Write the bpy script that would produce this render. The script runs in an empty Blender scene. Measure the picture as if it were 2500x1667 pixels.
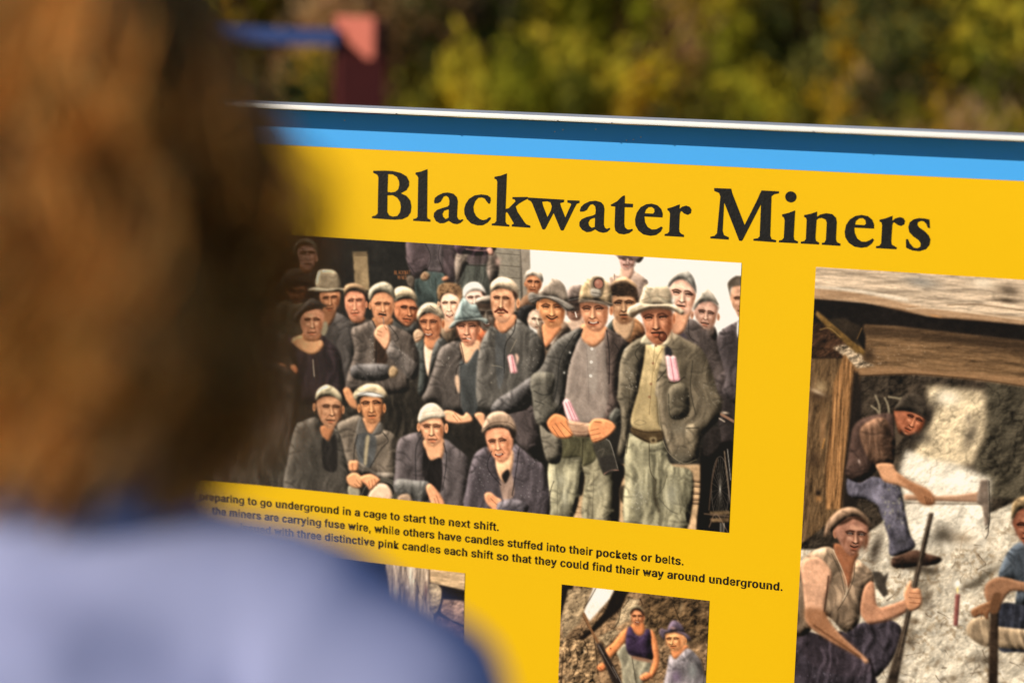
import bpy, bmesh, math, random
import numpy as np
from mathutils import Vector, Matrix
# ============================================================ camera, sky, sun, exposure
scene=bpy.context.scene
COL=scene.collection
CAMZ=1.62
def _rot(x,y,z):
    cx,sx,cy,sy,cz,sz=math.cos(x),math.sin(x),math.cos(y),math.sin(y),math.cos(z),math.sin(z)
    Rx=np.array([[1,0,0],[0,cx,-sx],[0,sx,cx]]);Ry=np.array([[cy,0,sy],[0,1,0],[-sy,0,cy]]);Rz=np.array([[cz,-sz,0],[sz,cz,0],[0,0,1]])
    return Rz@Rx@Ry
# board axes (right, down, into the board) seen from the camera
RM=_rot(*np.radians((8.4080948,17.14191626,1.76935737)))
CF=5000.0; CC=(1250.0,833.5)
DIST=3.0*RM[2,2]
def w3(a): return Vector((float(a[0]),float(a[2]),float(-a[1])))     # board axes -> world axes
cam_d=bpy.data.cameras.new('camera'); cam=bpy.data.objects.new('camera',cam_d); COL.objects.link(cam)
r_,d_,f_=w3(RM[0]),w3(RM[1]),w3(RM[2])
CAMP=Vector((0,-DIST,CAMZ))
M=Matrix.Identity(4)
for i in range(3): M[i][0]=r_[i]; M[i][1]=-d_[i]; M[i][2]=-f_[i]; M[i][3]=CAMP[i]
cam.matrix_world=M
cam_d.sensor_width=36; cam_d.lens=72.0; cam_d.clip_start=.05; cam_d.clip_end=2000
cam_d.dof.use_dof=True; cam_d.dof.focus_distance=2.93; cam_d.dof.aperture_fstop=72.0/39.0; cam_d.dof.aperture_blades=0
scene.camera=cam
SUN_TRAVEL=Vector((.73,.88,-.32)).normalized()
SUN_EL=math.asin(-SUN_TRAVEL.z); SUN_AZ=math.atan2(-SUN_TRAVEL.x,-SUN_TRAVEL.y)
world=bpy.data.worlds.new('World'); scene.world=world; world.use_nodes=True
nt=world.node_tree; nt.nodes.clear()
sky=nt.nodes.new('ShaderNodeTexSky'); sky.sky_type='NISHITA'; sky.sun_disc=False; sky.sun_elevation=SUN_EL; sky.sun_rotation=SUN_AZ; sky.air_density=1.0; sky.dust_density=.0; sky.ozone_density=4.5
bg=nt.nodes.new('ShaderNodeBackground'); bg.inputs['Strength'].default_value=.10
wo=nt.nodes.new('ShaderNodeOutputWorld'); nt.links.new(sky.outputs[0],bg.inputs[0]); nt.links.new(bg.outputs[0],wo.inputs[0])
sl=bpy.data.lights.new('sun','SUN'); sl.energy=4.6; sl.angle=math.radians(.5); sl.color=(1,.86,.66)
so=bpy.data.objects.new('sun',sl); COL.objects.link(so); so.rotation_euler=(-SUN_TRAVEL).to_track_quat('Z','Y').to_euler(); so.location=(-6,-4,8)
scene.view_settings.view_transform='Standard'; scene.view_settings.look='None'; scene.view_settings.gamma=1; scene.view_settings.exposure=.0
def wpt(x,y,depth):
    "world point seen at photo dot (x,y) at this distance along the view"
    d=((x-CC[0])/CF,(y-CC[1])/CF,1.0)
    return CAMP+(r_*d[0]+d_*d[1]+f_)*depth
def board(x,y):
    "traced dot of the photographed board -> (u right, v down) in metres on the board"
    x=np.asarray(x,float); y=np.asarray(y,float)
    d=np.stack([(x-CC[0])/CF,(y-CC[1])/CF,np.ones_like(x)],-1); p=d@RM
    s=DIST/p[...,2]; return p[...,0]*s,p[...,1]*s
# ============================================================ a small painter for the printed photographs
TILES={'A':(640,560,4),'B':(1228,560,4),'C':(640,920,4),'D':(1228,920,4),'E':(1912,640,4),'F':(1912,960,4),'G':(1912,1275,4),'H':(1300,1400,4),'I':(860,1340,4.796)}
GP=0.0010          # metres per painted dot
def boxblur(a,r):
    r=int(max(1,round(r)))
    for ax in (0,1):
        p=np.pad(a,[(r+1,r) if i==ax else (0,0) for i in range(a.ndim)],mode='edge')
        c=np.cumsum(p,axis=ax,dtype=np.float64)
        n=a.shape[ax]; k=2*r+1
        a=(np.take(c,range(k,k+n),axis=ax)-np.take(c,range(0,n),axis=ax))/k
    return a
def blur(a,r):
    if r<0.4: return a
    return boxblur(boxblur(a,r*.6),r*.6)
def noise(h,w,cell,seed,oct=4,ax=1.0,ay=1.0):
    rg=np.random.RandomState(seed); out=np.zeros((h,w)); amp=1.0; tot=0
    for o in range(oct):
        c=max(1.0,cell/2**o)
        gh,gw=int(h/(c*ay))+4,int(w/(c*ax))+4
        g=rg.rand(gh,gw)*2-1
        y=np.arange(h)/(c*ay); x=np.arange(w)/(c*ax)
        yi=y.astype(int); xi=x.astype(int); fy=y-yi; fx=x-xi
        fy=(fy*fy*(3-2*fy))[:,None]; fx=(fx*fx*(3-2*fx))[None]
        a=g[yi][:,xi]; b=g[yi][:,xi+1]; cc=g[yi+1][:,xi]; d=g[yi+1][:,xi+1]
        out+=amp*((a*(1-fx)+b*fx)*(1-fy)+(cc*(1-fx)+d*fx)*fy); tot+=amp; amp*=.55
    return out/tot*1.6
def crom(p,n=6):
    p=np.asarray(p,float); a=np.roll(p,1,0); c=np.roll(p,-1,0); d=np.roll(p,-2,0)
    t=(np.arange(n)/n)[:,None,None]
    q=.5*((2*p)+(-a+c)*t+(2*a-5*p+4*c-d)*t**2+(-a+3*p-3*c+d)*t**3)
    return q.transpose(1,0,2).reshape(-1,2)
def crom_open(p,n=6):
    p=np.asarray(p,float)
    if len(p)<3: 
        t=np.linspace(0,1,n)[:,None]; return p[0]*(1-t)+p[-1]*t
    e=np.vstack([2*p[0]-p[1],p,2*p[-1]-p[-2]])
    out=[]
    for i in range(len(p)-1):
        a,b,c,d=e[i:i+4]; t=np.linspace(0,1,n,endpoint=False)[:,None]
        out.append(.5*((2*b)+(-a+c)*t+(2*a-5*b+4*c-d)*t**2+(-a+3*b-3*c+d)*t**3))
    out.append(p[-1:]); return np.vstack(out)
def C(c): return np.array(c,float)/255
class Print:
    def __init__(s,x0,y0,x1,y1,base,seed=1):
        "board-space rectangle from traced corner points"
        s.u0,s.v0=x0,y0; s.w=int(round((x1-x0)/GP)); s.h=int(round((y1-y0)/GP))
        s.img=np.ones((s.h,s.w,3))*C(base); s.ids=np.zeros((s.h,s.w),int); s.cur=0; s.names={}
        s.n1=noise(s.h,s.w,26,seed); s.n2=noise(s.h,s.w,7,seed+1,3)
        a=noise(s.h,s.w,40,seed+2,2)*10; b=noise(s.h,s.w,40,seed+5,2)*10
        f=noise(s.h+60,s.w+60,13,seed+3,2,.55,2.4)
        yy,xx=np.mgrid[0:s.h,0:s.w]
        s.fold=f[(yy+30+b).astype(int).clip(0,s.h+59),(xx+30+a+ (yy%97)*0).astype(int).clip(0,s.w+59)]
        rid=1-np.abs(s.fold)*2.6; rid=np.clip(rid,0,1)**2
        s.fold=.55*s.fold-.30*rid*np.clip(noise(s.h,s.w,30,seed+9,2)*1.5+.5,0,1)+.22*noise(s.h,s.w,22,seed+13,2)+.12
        s.rg=np.random.RandomState(seed+77)
        s.tile('A')
    def tile(s,k): s.ox,s.oy,s.sc=TILES[k]; s.k=.0006/GP/s.sc   # traced dot -> painted dots
    def fig(s,label): s.cur+=1; s.names[s.cur]=label
    def P(s,pts):
        p=np.asarray(pts,float)
        u,v=board(s.ox+p[:,0]/s.sc,s.oy+p[:,1]/s.sc)
        return np.stack([(u-s.u0)/GP,(v-s.v0)/GP],1)
    def _box(s,p,pad):
        x0=max(0,int(p[:,0].min()-pad)); x1=min(s.w,int(p[:,0].max()+pad)+2)
        y0=max(0,int(p[:,1].min()-pad)); y1=min(s.h,int(p[:,1].max()+pad)+2)
        return x0,y0,x1,y1
    def mask(s,p,box):
        x0,y0,x1,y1=box; SS=4; H=(y1-y0)*SS; W=x1-x0
        D=np.zeros((H,W+2)); q=np.roll(p,-1,0)
        for (ax,ay),(bx,by) in zip(p,q):
            if ay==by: continue
            sg=1.0 if by>ay else -1.0
            if sg<0: ax,ay,bx,by=bx,by,ax,ay
            r0=max(0,int(math.ceil((ay-y0)*SS-.5))); r1=min(H,int(math.ceil((by-y0)*SS-.5)))
            if r1<=r0: continue
            r=np.arange(r0,r1); yy=(r+.5)/SS+y0
            x=np.clip(ax+(yy-ay)*(bx-ax)/(by-ay)-x0,0,W); ix=x.astype(int); fr=x-ix
            D[r,ix]+=sg*(1-fr); D[r,np.minimum(ix+1,W+1)]+=sg*fr
        m=np.clip(np.abs(np.cumsum(D,1)[:,:W]),0,1)
        return m.reshape(y1-y0,SS,W).mean(1)
    def pg(s,pts,col,a=1.0,soft=0,em=0,er=14,nz=0,fd=0,ed=0,smooth=True,own=True,grad=None,tx=None,cr=0):
        p=s.P(pts)
        if smooth: p=crom(p)
        pad=max(soft,er)*s.k*2+3
        b=s._box(p,pad); x0,y0,x1,y1=b
        if x1-x0<2 or y1-y0<2: return
        m=s.mask(p,b); mm=blur(m,soft*s.k) if soft else blur(m,.55)
        c=np.ones((y1-y0,x1-x0,3))*C(col)
        f=np.ones((y1-y0,x1-x0))
        if em or ed:
            R=er*s.k
            hgt=blur(m,R); hgt=blur(hgt,R*.6); gy,gx=np.gradient(hgt)
            if em: f=f+em*(gx*.62+gy*.78)*R*1.9
            if ed: f=f-ed*(1-np.clip(hgt*1.6-.6,0,1))
        if fd: f=f+fd*s.fold[y0:y1,x0:x1]
        if nz: f=f+nz*(s.n1[y0:y1,x0:x1]*.6+s.n2[y0:y1,x0:x1]*.5)
        if grad is not None:
            (gx0,gy0,v0),(gx1,gy1,v1)=grad; g=s.P([(gx0,gy0),(gx1,gy1)])
            d=g[1]-g[0]; yy,xx=np.mgrid[y0:y1,x0:x1]
            t=np.clip(((xx-g[0,0])*d[0]+(yy-g[0,1])*d[1])/(d@d),0,1); f=f*(v0+(v1-v0)*t)
        c=c*np.clip(f,.12,2.4)[...,None]
        if tx is not None: c=c+tx[y0:y1,x0:x1]
        al=(mm*a)[...,None]
        s.img[y0:y1,x0:x1]=s.img[y0:y1,x0:x1]*(1-al)+c*al
        if cr:
            hb=blur(m,5.0); gy,gx=np.gradient(hb); ed_=(m>.9)&(hb<.93)&(np.hypot(gx,gy)>.03); ys,xs=np.nonzero(ed_)
            for i in range(int(min(60,len(ys)*.015*cr))):
                j=s.rg.randint(len(ys)); y,x=ys[j],xs[j]; g=math.atan2(gy[y,x],gx[y,x])+s.rg.uniform(-.75,.75); L_=s.rg.uniform(9,26)*(1 if s.rg.rand()<.6 else .5)
                bend=s.rg.uniform(-.45,.45); q=[(x0+x,y0+y),(x0+x+math.cos(g)*L_*.5,y0+y+math.sin(g)*L_*.5),(x0+x+math.cos(g+bend)*L_,y0+y+math.sin(g+bend)*L_)]
                q=[(min(max(a_,x0+1),x1-2),min(max(b_,y0+1),y1-2)) for a_,b_ in q]
                if m[int(q[1][1])-y0,int(q[1][0])-x0]<.9 or m[int(q[2][1])-y0,int(q[2][0])-x0]<.9: continue
                cc=np.array(col,float); s.st([(a_+.3,b_+1.5) for a_,b_ in q],1.2,tuple(np.minimum(cc*1.5+12,255)),.38,soft=3.0,w2=.6,raw=True)
                s.st(q,1.7,tuple(cc*.36),.5,soft=2.6,w2=.5,raw=True)
        if own and a>.6: 
            sub=s.ids[y0:y1,x0:x1]; sub[m>.5]=s.cur
    def st(s,pts,w,col,a=1.0,soft=0,w2=None,own=False,raw=False):
        p=crom_open(np.asarray(pts,float) if raw else s.P(pts),5); k=1.0 if raw else s.k; w=w*k; w2=w if w2 is None else w2*k; so=max(soft*k,.5)
        b=s._box(p,max(w,w2)+so*2+2); x0,y0,x1,y1=b
        if x1-x0<1 or y1-y0<1: return
        yy,xx=np.mgrid[y0:y1,x0:x1]; best=np.full(xx.shape,9e9); n=len(p)-1
        for i in range(n):
            ax,ay=p[i]; dx,dy=p[i+1]-p[i]; L=dx*dx+dy*dy+1e-9
            t=np.clip(((xx-ax)*dx+(yy-ay)*dy)/L,0,1)
            ww=w+(w2-w)*(i+t)/n
            best=np.minimum(best,np.hypot(xx-ax-t*dx,yy-ay-t*dy)-ww/2)
        # thin lines keep their strength as partial cover
        al=np.clip(.5-best/so*.5,0,1)*a*min(1.0,(max(w,w2)+.55)/1.0)
        al=al[...,None]; s.img[y0:y1,x0:x1]=s.img[y0:y1,x0:x1]*(1-al)+C(col)*al
        if own: s.ids[y0:y1,x0:x1][al[...,0]>.5]=s.cur
    def bl(s,x,y,rx,ry,col,a=1.0,ang=0,hard=0,own=False):
        q=s.P([(x,y)])[0]; k=s.k; rx=max(rx*k,.45); ry=max(ry*k,.45); R=max(rx,ry)*2.4+1
        x0=max(0,int(q[0]-R)); x1=min(s.w,int(q[0]+R)+2); y0=max(0,int(q[1]-R)); y1=min(s.h,int(q[1]+R)+2)
        if x1-x0<1 or y1-y0<1: return
        yy,xx=np.mgrid[y0:y1,x0:x1]; dx=xx-q[0]; dy=yy-q[1]; t=math.radians(ang); ca,sa=math.cos(t),math.sin(t)
        d=np.sqrt(((dx*ca+dy*sa)/rx)**2+((-dx*sa+dy*ca)/ry)**2)
        al=np.clip((1-d)*min(rx,ry)+.5,0,1) if hard else np.exp(-d*d*1.4)
        al=(al*a)[...,None]; s.img[y0:y1,x0:x1]=s.img[y0:y1,x0:x1]*(1-al)+C(col)*al
        if own: s.ids[y0:y1,x0:x1][al[...,0]>.5]=s.cur
    # ---------- dressed pieces
    def coat(s,pts,col=(78,74,70),em=.8,fd=.34,nz=.05,ed=.12,er=60,cr=1.0,**k): s.pg(pts,tuple(np.array(col)*np.array([1.06,1.01,1.0])),em=em,fd=fd,nz=nz,ed=ed,er=er,cr=cr,**k)
    def cap(s,pts,col=(165,150,130),em=.8,fd=.2,nz=.12,ed=.05,er=34,cr=.5,**k): s.pg(pts,col,em=em,fd=fd,nz=nz,ed=ed,er=er,cr=cr,**k)
    def skin(s,pts,col=(226,158,112),em=.5,nz=.12,ed=.12,er=18,**k): s.pg(pts,tuple(np.minimum(np.array(col)*1.03,255)),em=em,nz=nz,ed=ed,er=er,**k)
    def hand(s,pts,fing=(),col=(226,158,112)):
        s.skin(pts,col,em=.6,er=14)
        for f in fing: s.st(f,7,(120,70,45),.7)
    def specks(s,x0,y0,x1,y1,n,col=(215,208,195),r=5,a=.7):
        for i in range(n):
            s.bl(x0+(x1-x0)*s.rg.rand(),y0+(y1-y0)*s.rg.rand(),r*(.4+s.rg.rand()),r*(.4+s.rg.rand()),col,a*(.4+.6*s.rg.rand()))
    def face(s,out,el,er,no,mo,mw,skin=(228,160,114),dk=1.0,smile=0,teeth=0,stub=.25,ears=(),shade=0,hl=1.0,brow=1.0,eye=1.0):
        sk=np.minimum(np.array(skin,float)*s.rg.uniform(.9,1.1)*np.array([1,s.rg.uniform(.98,1.03),s.rg.uniform(.95,1.06)]),250); dk=dk*s.rg.uniform(.66,.98); dark=tuple(sk*np.array([.27,.22,.2])); mid=tuple(sk*np.array([.62,.54,.48])); lite=tuple(np.minimum(sk*np.array([1.12,1.2,1.26])+10,255))
        for (ex,ey,rx,ry) in ears:
            s.bl(ex,ey,rx,ry,tuple(sk*.95),1,hard=1,own=True); s.bl(ex+2,ey+2,rx*.5,ry*.55,mid,.8)
        s.pg(out,tuple(sk*np.array([.98,1.0,1.06])),em=.22,er=30,nz=.18,ed=.1)
        e=math.hypot(er[0]-el[0],er[1]-el[1]); ux,uy=(er[0]-el[0])/e,(er[1]-el[1])/e; vx,vy=-uy,ux
        def q(o,a,b): return (o[0]+ux*a*e+vx*b*e,o[1]+uy*a*e+vy*b*e)
        mid_e=((el[0]+er[0])/2,(el[1]+er[1])/2); an=math.degrees(math.atan2(uy,ux))
        B=lambda o,a,b,rx,ry,c,al,ang=0: s.bl(*q(o,a,b),rx*e,ry*e,c,al,ang+an)
        rj=s.rg.uniform(-.05,.05,8)
        B(mid_e,-.1,-.5,.55,.24,lite,.6*hl); B(mid_e,.35,-.55,.2,.16,lite,.25*hl)
        # side of the face away from the light, hollow of the cheek, jaw
        B(er,.42,.5,.26,.85,mid,.85*dk); B(el,-.42,.62,.16,.6,mid,.42*dk); B(er,.12,.75,.2,.3,mid,.42*dk,-20); B(el,-.08,.8,.15,.26,mid,.3*dk,20)
        B(mo,0,.34,.5,.4,tuple(np.array(mid)*.92),stub*1.2)
        B(el,.0,.40,.24,.17,lite,.6*hl); B(er,-.05,.40,.2,.15,lite,.5*hl)
        # brow ridge shadow and sockets
        B(mid_e,0,-.08,.78,.16,dark,.34*dk)
        for o,sg in ((el,-1),(er,1)):
            B(o,sg*.03,-.02,.33,.17,tuple(np.array(dark)*1.3),.5*dk); B(o,sg*-.2,-.03,.12,.13,dark,.4*dk)
            s.st([q(o,-.34,-.12-.05*sg+rj[0]),q(o,-.02,-.235),q(o,.34,-.12+.05*sg+rj[1])],.115*e,dark,.85*brow,soft=.04*e)
            s.st([q(o,-.22,.02),q(o,0,-.03),q(o,.22,.02)],.11*e,tuple(np.array(dark)*.5),.92*eye)
            B(o,-.13,.05,.055,.04,(232,216,200),.5*eye); B(o,.13,.05,.055,.04,(232,216,200),.4*eye)
            s.st([q(o,-.2,.16),q(o,0,.2),q(o,.2,.16)],.05*e,mid,.7)
        for r_i in range(7): B(mid_e,s.rg.uniform(-.6,.6),s.rg.uniform(-.6,1.3),s.rg.uniform(.08,.2),s.rg.uniform(.06,.16),dark if r_i%3 else lite,s.rg.uniform(.08,.22),s.rg.uniform(-60,60))
        # nose
        s.st([q(mid_e,-.03,-.06),(no[0],no[1])],.13*e,lite,.75*hl,soft=.07*e,w2=.24*e)
        s.st([q(mid_e,.13,-.02),q(no,.2,-.16),q(no,.24,.02)],.15*e,dark,.5*dk,soft=.12*e)
        s.st([q(mid_e,-.13,0),q(no,-.16,-.12)],.06*e,mid,.5*dk,soft=.08*e)
        s.st([q(no,-.22,.06),q(no,0,.14),q(no,.22,.06)],.1*e,tuple(np.array(dark)*.7),.9*dk)
        B(no,-.02,-.04,.1,.09,tuple(np.minimum(np.array(lite)*1.06,255)),.75*hl)
        m=mw/e
        s.st([q(no,-.3,.02),q(mo,-m-.12,-.02)],.08*e,mid,.7,soft=.08*e); s.st([q(no,.3,.02),q(mo,m+.12,-.02)],.09*e,mid,.8,soft=.08*e)
        B(mo,0,-.13,.2,.06,mid,.45)
        if teeth: s.st([q(mo,-m*.75,.03),q(mo,0,.06+smile*.08),q(mo,m*.75,.03)],.2*e,(60,22,16),.95); s.st([q(mo,-m*.6,.0),q(mo,0,.03+smile*.05),q(mo,m*.6,.0)],.08*e,(238,226,208),.95)
        else: s.st([q(mo,-m,-smile*.1),q(mo,0,smile*.06),q(mo,m,-smile*.1)],.11*e,tuple(np.array(dark)*.7),.95)
        s.st([q(mo,-m*.6,.14),q(mo,0,.17+smile*.06),q(mo,m*.6,.14)],.11*e,tuple(np.minimum(sk*np.array([.98,.72,.66]),255)),.65,soft=.05*e)
        B(mo,0,.31,.24,.08,dark,.45*dk); B(mo,-.03,.47,.17,.1,lite,.4*hl)
        # shadow thrown by cap or hair over the top of the brow
        top=sorted(out,key=lambda t:t[1])[:3]; top.sort(); s.st(top,.3*e,dark,.38,soft=.2*e)
        if shade: s.pg(out,(70,48,36),a=shade,own=False)
def finish(pr,seed=3,grain=.012,con=1.24):
    im=pr.img
    im=im+ (noise(pr.h,pr.w,1.6,seed,1)[...,None])*grain
    B_=lambda a,r: np.stack([blur(a[...,i],r) for i in range(3)],-1)
    # a printed photograph is sharpened, with plenty of local contrast
    im=im*(1+.03*noise(pr.h,pr.w,2.6,seed+40,2)+.02*noise(pr.h,pr.w,11,seed+41,2))[...,None]
    im=B_(im,.7)*.6+im*.4; im=im+.10*(im-B_(im,7))+.30*(im-B_(im,1.4))
    im=.42+(im-.42)*con; g=im.mean(-1,keepdims=True); im=g+(im-g)*.78
    return np.clip(im,0.012,.985)
def paint_group():
    # the big group photograph
    (uL,_),(uR,vT)=board(430,560),board(1812.5,641.2)
    vB=(board(1780.5,1300.5)[1]+board(640,1184.5)[1])/2
    vT=(vT+board(707.5,572.5)[1])/2
    p=Print(uL,vT,(uR+board(1780.5,1300.5)[0])/2,vB,(46,43,40),seed=11)
    T=p.tile; pg,st,bl=p.pg,p.st,p.bl
    F=p.face; J=p.coat; K=p.cap; S=p.skin
    blk=(34,31,29)
    # ---------------- setting inside the photograph
    T('A'); pg([(-1200,-300),(2260,-300),(2260,700),(-1200,700)],(38,36,33),nz=.3,smooth=False)
    T('B'); pg([(255,150),(2500,150),(2500,1300),(255,1100)],(251,249,245),smooth=False)
    pg([(-150,120),(170,120),(180,800),(-150,800)],(139,130,116),nz=.12,smooth=False,tx=None)
    for y in (165,235,350,465,580,690): st([(-150,y-14),(10,y),(172,y+14)],7,(78,70,60),.8); st([(-150,y-6),(172,y+22)],6,(165,156,140),.5)
    pg([(160,120),(262,120),(272,420),(250,700),(190,700),(178,400)],(150,138,124),nz=.12,smooth=False); st([(165,150),(180,420),(190,700)],6,(85,76,66),.8); 
    T('A'); pg([(883,218),(1032,215),(1054,597),(907,590)],(152,128,94),nz=.16,smooth=False,ed=.2,er=8)
    for y in (232,250): st([(900,y),(1020,y)],9,(62,50,36),.75)
    for y in range(275,590,13): st([(905,y),(905+60+60*p.rg.rand(),y)],3,(120,100,72),.5)
    for x,y in ((893,322),(900,410),(1040,325),(1045,410),(890,232),(1028,228)): bl(x,y,7,7,(30,26,22),.9)
    L={'B':[[(0,0),(0,2)],[(0,0),(.8,.2),(.8,.8),(0,1)],[(0,1),(.9,1.2),(.9,1.8),(0,2)]],'L':[[(0,0),(0,2),(.9,2)]],'A':[[(0,2),(.5,0),(1,2)],[(.2,1.3),(.8,1.3)]],
       'C':[[(1,.3),(.5,0),(0,.5),(0,1.5),(.5,2),(1,1.7)]],'K':[[(0,0),(0,2)],[(1,0),(0,1),(1,2)]],'W':[[(0,0),(.25,2),(.5,.6),(.75,2),(1,0)]],'T':[[(0,0),(1,0)],[(.5,0),(.5,2)]],
       'M':[[(0,2),(0,0),(.5,1.2),(1,0),(1,2)]],'I':[[(.3,0),(.3,2)]],'N':[[(0,2),(0,0),(1,2),(1,0)]],'E':[[(1,0),(0,0),(0,2),(1,2)],[(0,1),(.8,1)]],'S':[[(1,.2),(.4,0),(0,.5),(1,1.4),(.6,2),(0,1.8)]]}
    def word(w,x,y,cw,h):
        for ch in w:
            for seg in L[ch]:
                for a,b in zip(seg,seg[1:]): st([(x+a[0]*cw*.7,y+a[1]*h/2),(x+b[0]*cw*.7,y+b[1]*h/2)],5,(168,104,62),.9)
            x+=cw
    word('BLACKWAT',1290,400,20,34); word('MINES',1325,450,18,32)
    # ground and dark gaps low in the photograph
    T('D'); pg([(400,850),(2300,850),(2300,1700),(400,1700)],(196,160,120),nz=.22,smooth=False)
    for i in range(26):
        x=1120+1200*p.rg.rand() if i%2 else 690+110*p.rg.rand(); y=1010+420*p.rg.rand(); st([(x,y),(x+60,y+8)],5+6*p.rg.rand(),(110,82,58),.6)
    for y in (1000,1050,1120,1180,1215): st([(1800,y),(1930,y+6)],18,(150,118,90),.8); st([(1800,y+14),(1930,y+20)],9,(48,38,30),.8)
    pg([(690,880),(800,880),(790,1120),(740,1160),(700,1120)],(44,38,32),nz=.3); pg([(1090,820),(1210,900),(1150,1070),(1130,1420),(1050,1400),(1050,900)],(30,27,25)); pg([(1140,1080),(1200,1070),(1200,1240),(1140,1180)],(70,60,48))
    pg([(300,300),(460,600),(430,1400),(300,1300)],(30,28,26))
    # ---------------- back row
    T('A'); p.fig('miner in a soft cap smoking a pipe, at the dark wall')
    J([(150,640),(225,420),(350,370),(500,390),(560,440),(560,640)],(62,57,50)); S([(370,330),(500,340),(500,400),(420,430),(380,400)],(150,100,68))
    F([(340,180),(400,148),(470,150),(522,190),(535,250),(520,310),(490,370),(450,392),(410,375),(368,330),(345,270)],(400,230),(480,226),(450,288),(440,332),26,(206,150,112),ears=[(528,285,16,28)])
    K([(298,200),(310,145),(360,102),(430,88),(500,110),(541,175),(540,235),(505,185),(440,146),(380,150),(335,195),(325,262),(303,245)],(120,110,92)); st([(462,330),(485,350),(497,385)],9,(52,40,32),.95); J([(490,400),(540,390),(552,450),(510,480)],(45,40,36))
    p.fig('headless miner in a dark jacket with a hand in his belt, at the top edge')
    pg([(1500,480),(1600,405),(1760,420),(1800,520),(1740,620),(1720,760),(1520,770),(1495,600)],(70,82,80),em=.5,fd=.5,nz=.15)
    pg([(1440,450),(1490,470),(1470,570),(1425,545),(1412,480)],(92,80,70),em=.5,nz=.3)
    J([(1450,80),(1900,90),(1912,300),(1922,400),(1880,525),(1820,500),(1800,440),(1740,412),(1650,402),(1590,412),(1545,472),(1480,462),(1420,330),(1408,240)],(86,76,80))
    pg([(1570,100),(1745,100),(1765,390),(1690,412),(1615,392),(1640,250)],(92,82,84),em=.5,fd=.4); st([(1580,110),(1645,260),(1610,390)],7,(38,33,34),.8); st([(1740,120),(1720,260),(1765,395)],7,(38,33,34),.8)
    for y in (140,190,245,300,350): bl(1697,y,5,5,(150,140,130),.7)
    st([(1425,330),(1500,430),(1590,405)],8,(40,36,40),.7); p.hand([(1545,460),(1590,410),(1640,440),(1620,490),(1570,500)],[((1580,430),(1610,480))],(150,118,90)); p.hand([(1755,480),(1800,455),(1830,480),(1800,505),(1770,505)],(),(190,130,98)); st([(1690,470),(1700,600),(1710,740)],6,(40,46,46),.7); st([(1640,480),(1650,560)],5,(130,140,134),.5)
    p.fig('headless miner with folded arms, at the top edge by the boarded wall')
    pg([(1910,430),(2010,335),(2190,340),(2225,450),(2235,680),(1890,680)],(82,84,78),em=.5,fd=.4,nz=.1); st([(2010,345),(2190,350)],12,(50,46,42),.9); st([(2100,360),(2090,640)],5,(45,45,42),.7)
    J([(1905,230),(2200,200),(2290,250),(2315,380),(2290,490),(2240,545),(2195,420),(2180,300),(2020,330),(1960,420),(1900,545)],(108,100,92)); pg([(2020,250),(2190,220),(2190,330),(2020,335)],(84,72,72),fd=.4)
    J([(1905,120),(2262,130),(2252,230),(2100,252),(2000,242),(1908,232)],(96,76,90),fd=.5); st([(1990,190),(2150,205),(2230,190)],9,(200,150,140),.6); p.hand([(2195,190),(2245,180),(2262,240),(2220,250)],(),(205,150,130)); bl(2300,310,34,48,(205,165,150),.8)
    T('B'); p.fig('miner with a headscarf far back by the white sky')
    J([(130,790),(195,665),(290,615),(370,640),(300,800)],(98,76,58)); S([(245,590),(340,590),(340,650),(260,650)],(165,110,75)); F([(218,500),(250,448),(320,440),(377,490),(382,540),(350,602),(290,622),(240,582)],(262,508),(332,512),(290,552),(287,584),24,(226,146,98),ears=[(214,530,10,22)])
    K([(208,505),(228,420),(300,388),(375,418),(393,470),(385,520),(340,462),(260,448),(222,490)],(182,168,152))
    p.fig('pale miner in a brimmed hat alone against the white sky')
    J([(1000,505),(1085,430),(1150,398),(1270,398),(1390,480),(1417,545),(1340,720),(1000,600)],(148,132,120),fd=.25); S([(1155,360),(1275,360),(1255,470),(1200,500),(1150,470)],(205,160,138)); st([(1085,430),(1090,520)],8,(80,70,64),.7)
    F([(1140,268),(1285,280),(1278,350),(1245,385),(1208,395),(1155,365)],(1185,290),(1248,295),(1215,325),(1200,345),28,(224,168,142),dk=.7); K([(1080,238),(1355,252),(1352,310),(1310,328),(1280,297),(1210,282),(1140,288),(1118,268)],(160,130,116))
    T('A'); p.fig('miner with thick curly hair behind the pointed hat')
    J([(1740,1000),(1765,915),(1860,935),(1905,1000),(1905,1095),(1800,1100)],(116,102,84)); S([(1760,850),(1890,850),(1880,960),(1800,1010),(1765,940)],(210,160,125))
    F([(1742,690),(1770,628),(1830,612),(1905,640),(1935,700),(1928,760),(1905,840),(1850,908),(1810,892),(1772,820),(1748,750)],(1785,717),(1867,716),(1825,788),(1828,832),34,(234,176,138),smile=1,teeth=1,ears=[(1722,725,16,30)])
    pg([(1710,610),(1728,548),(1800,520),(1900,530),(1957,592),(1958,670),(1935,715),(1905,650),(1820,620),(1765,645),(1742,705),(1722,690)],(116,88,62),nz=.5,em=.6)
    for i in range(40): bl(1720+230*p.rg.rand(),530+90*p.rg.rand(),10,8,((168,132,96),(64,46,32))[i%2],.5)
    p.fig('miner in a clean white cap'); F([(1985,665),(2010,612),(2090,590),(2155,605),(2175,650),(2150,740),(2080,760),(2000,720)],(2032,665),(2112,662),(2072,715),(2070,745),25,(238,186,152)); pg([(2145,600),(2185,600),(2185,650),(2160,650)],(52,38,30))
    pg([(1962,650),(1972,570),(2030,520),(2110,518),(2167,570),(2188,630),(2150,602),(2080,587),(2010,622),(1982,668)],(244,236,226),em=.3,nz=.04,ed=.15,er=20); st([(1990,640),(2040,600),(2150,600)],5,(170,150,130),.7)
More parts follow.
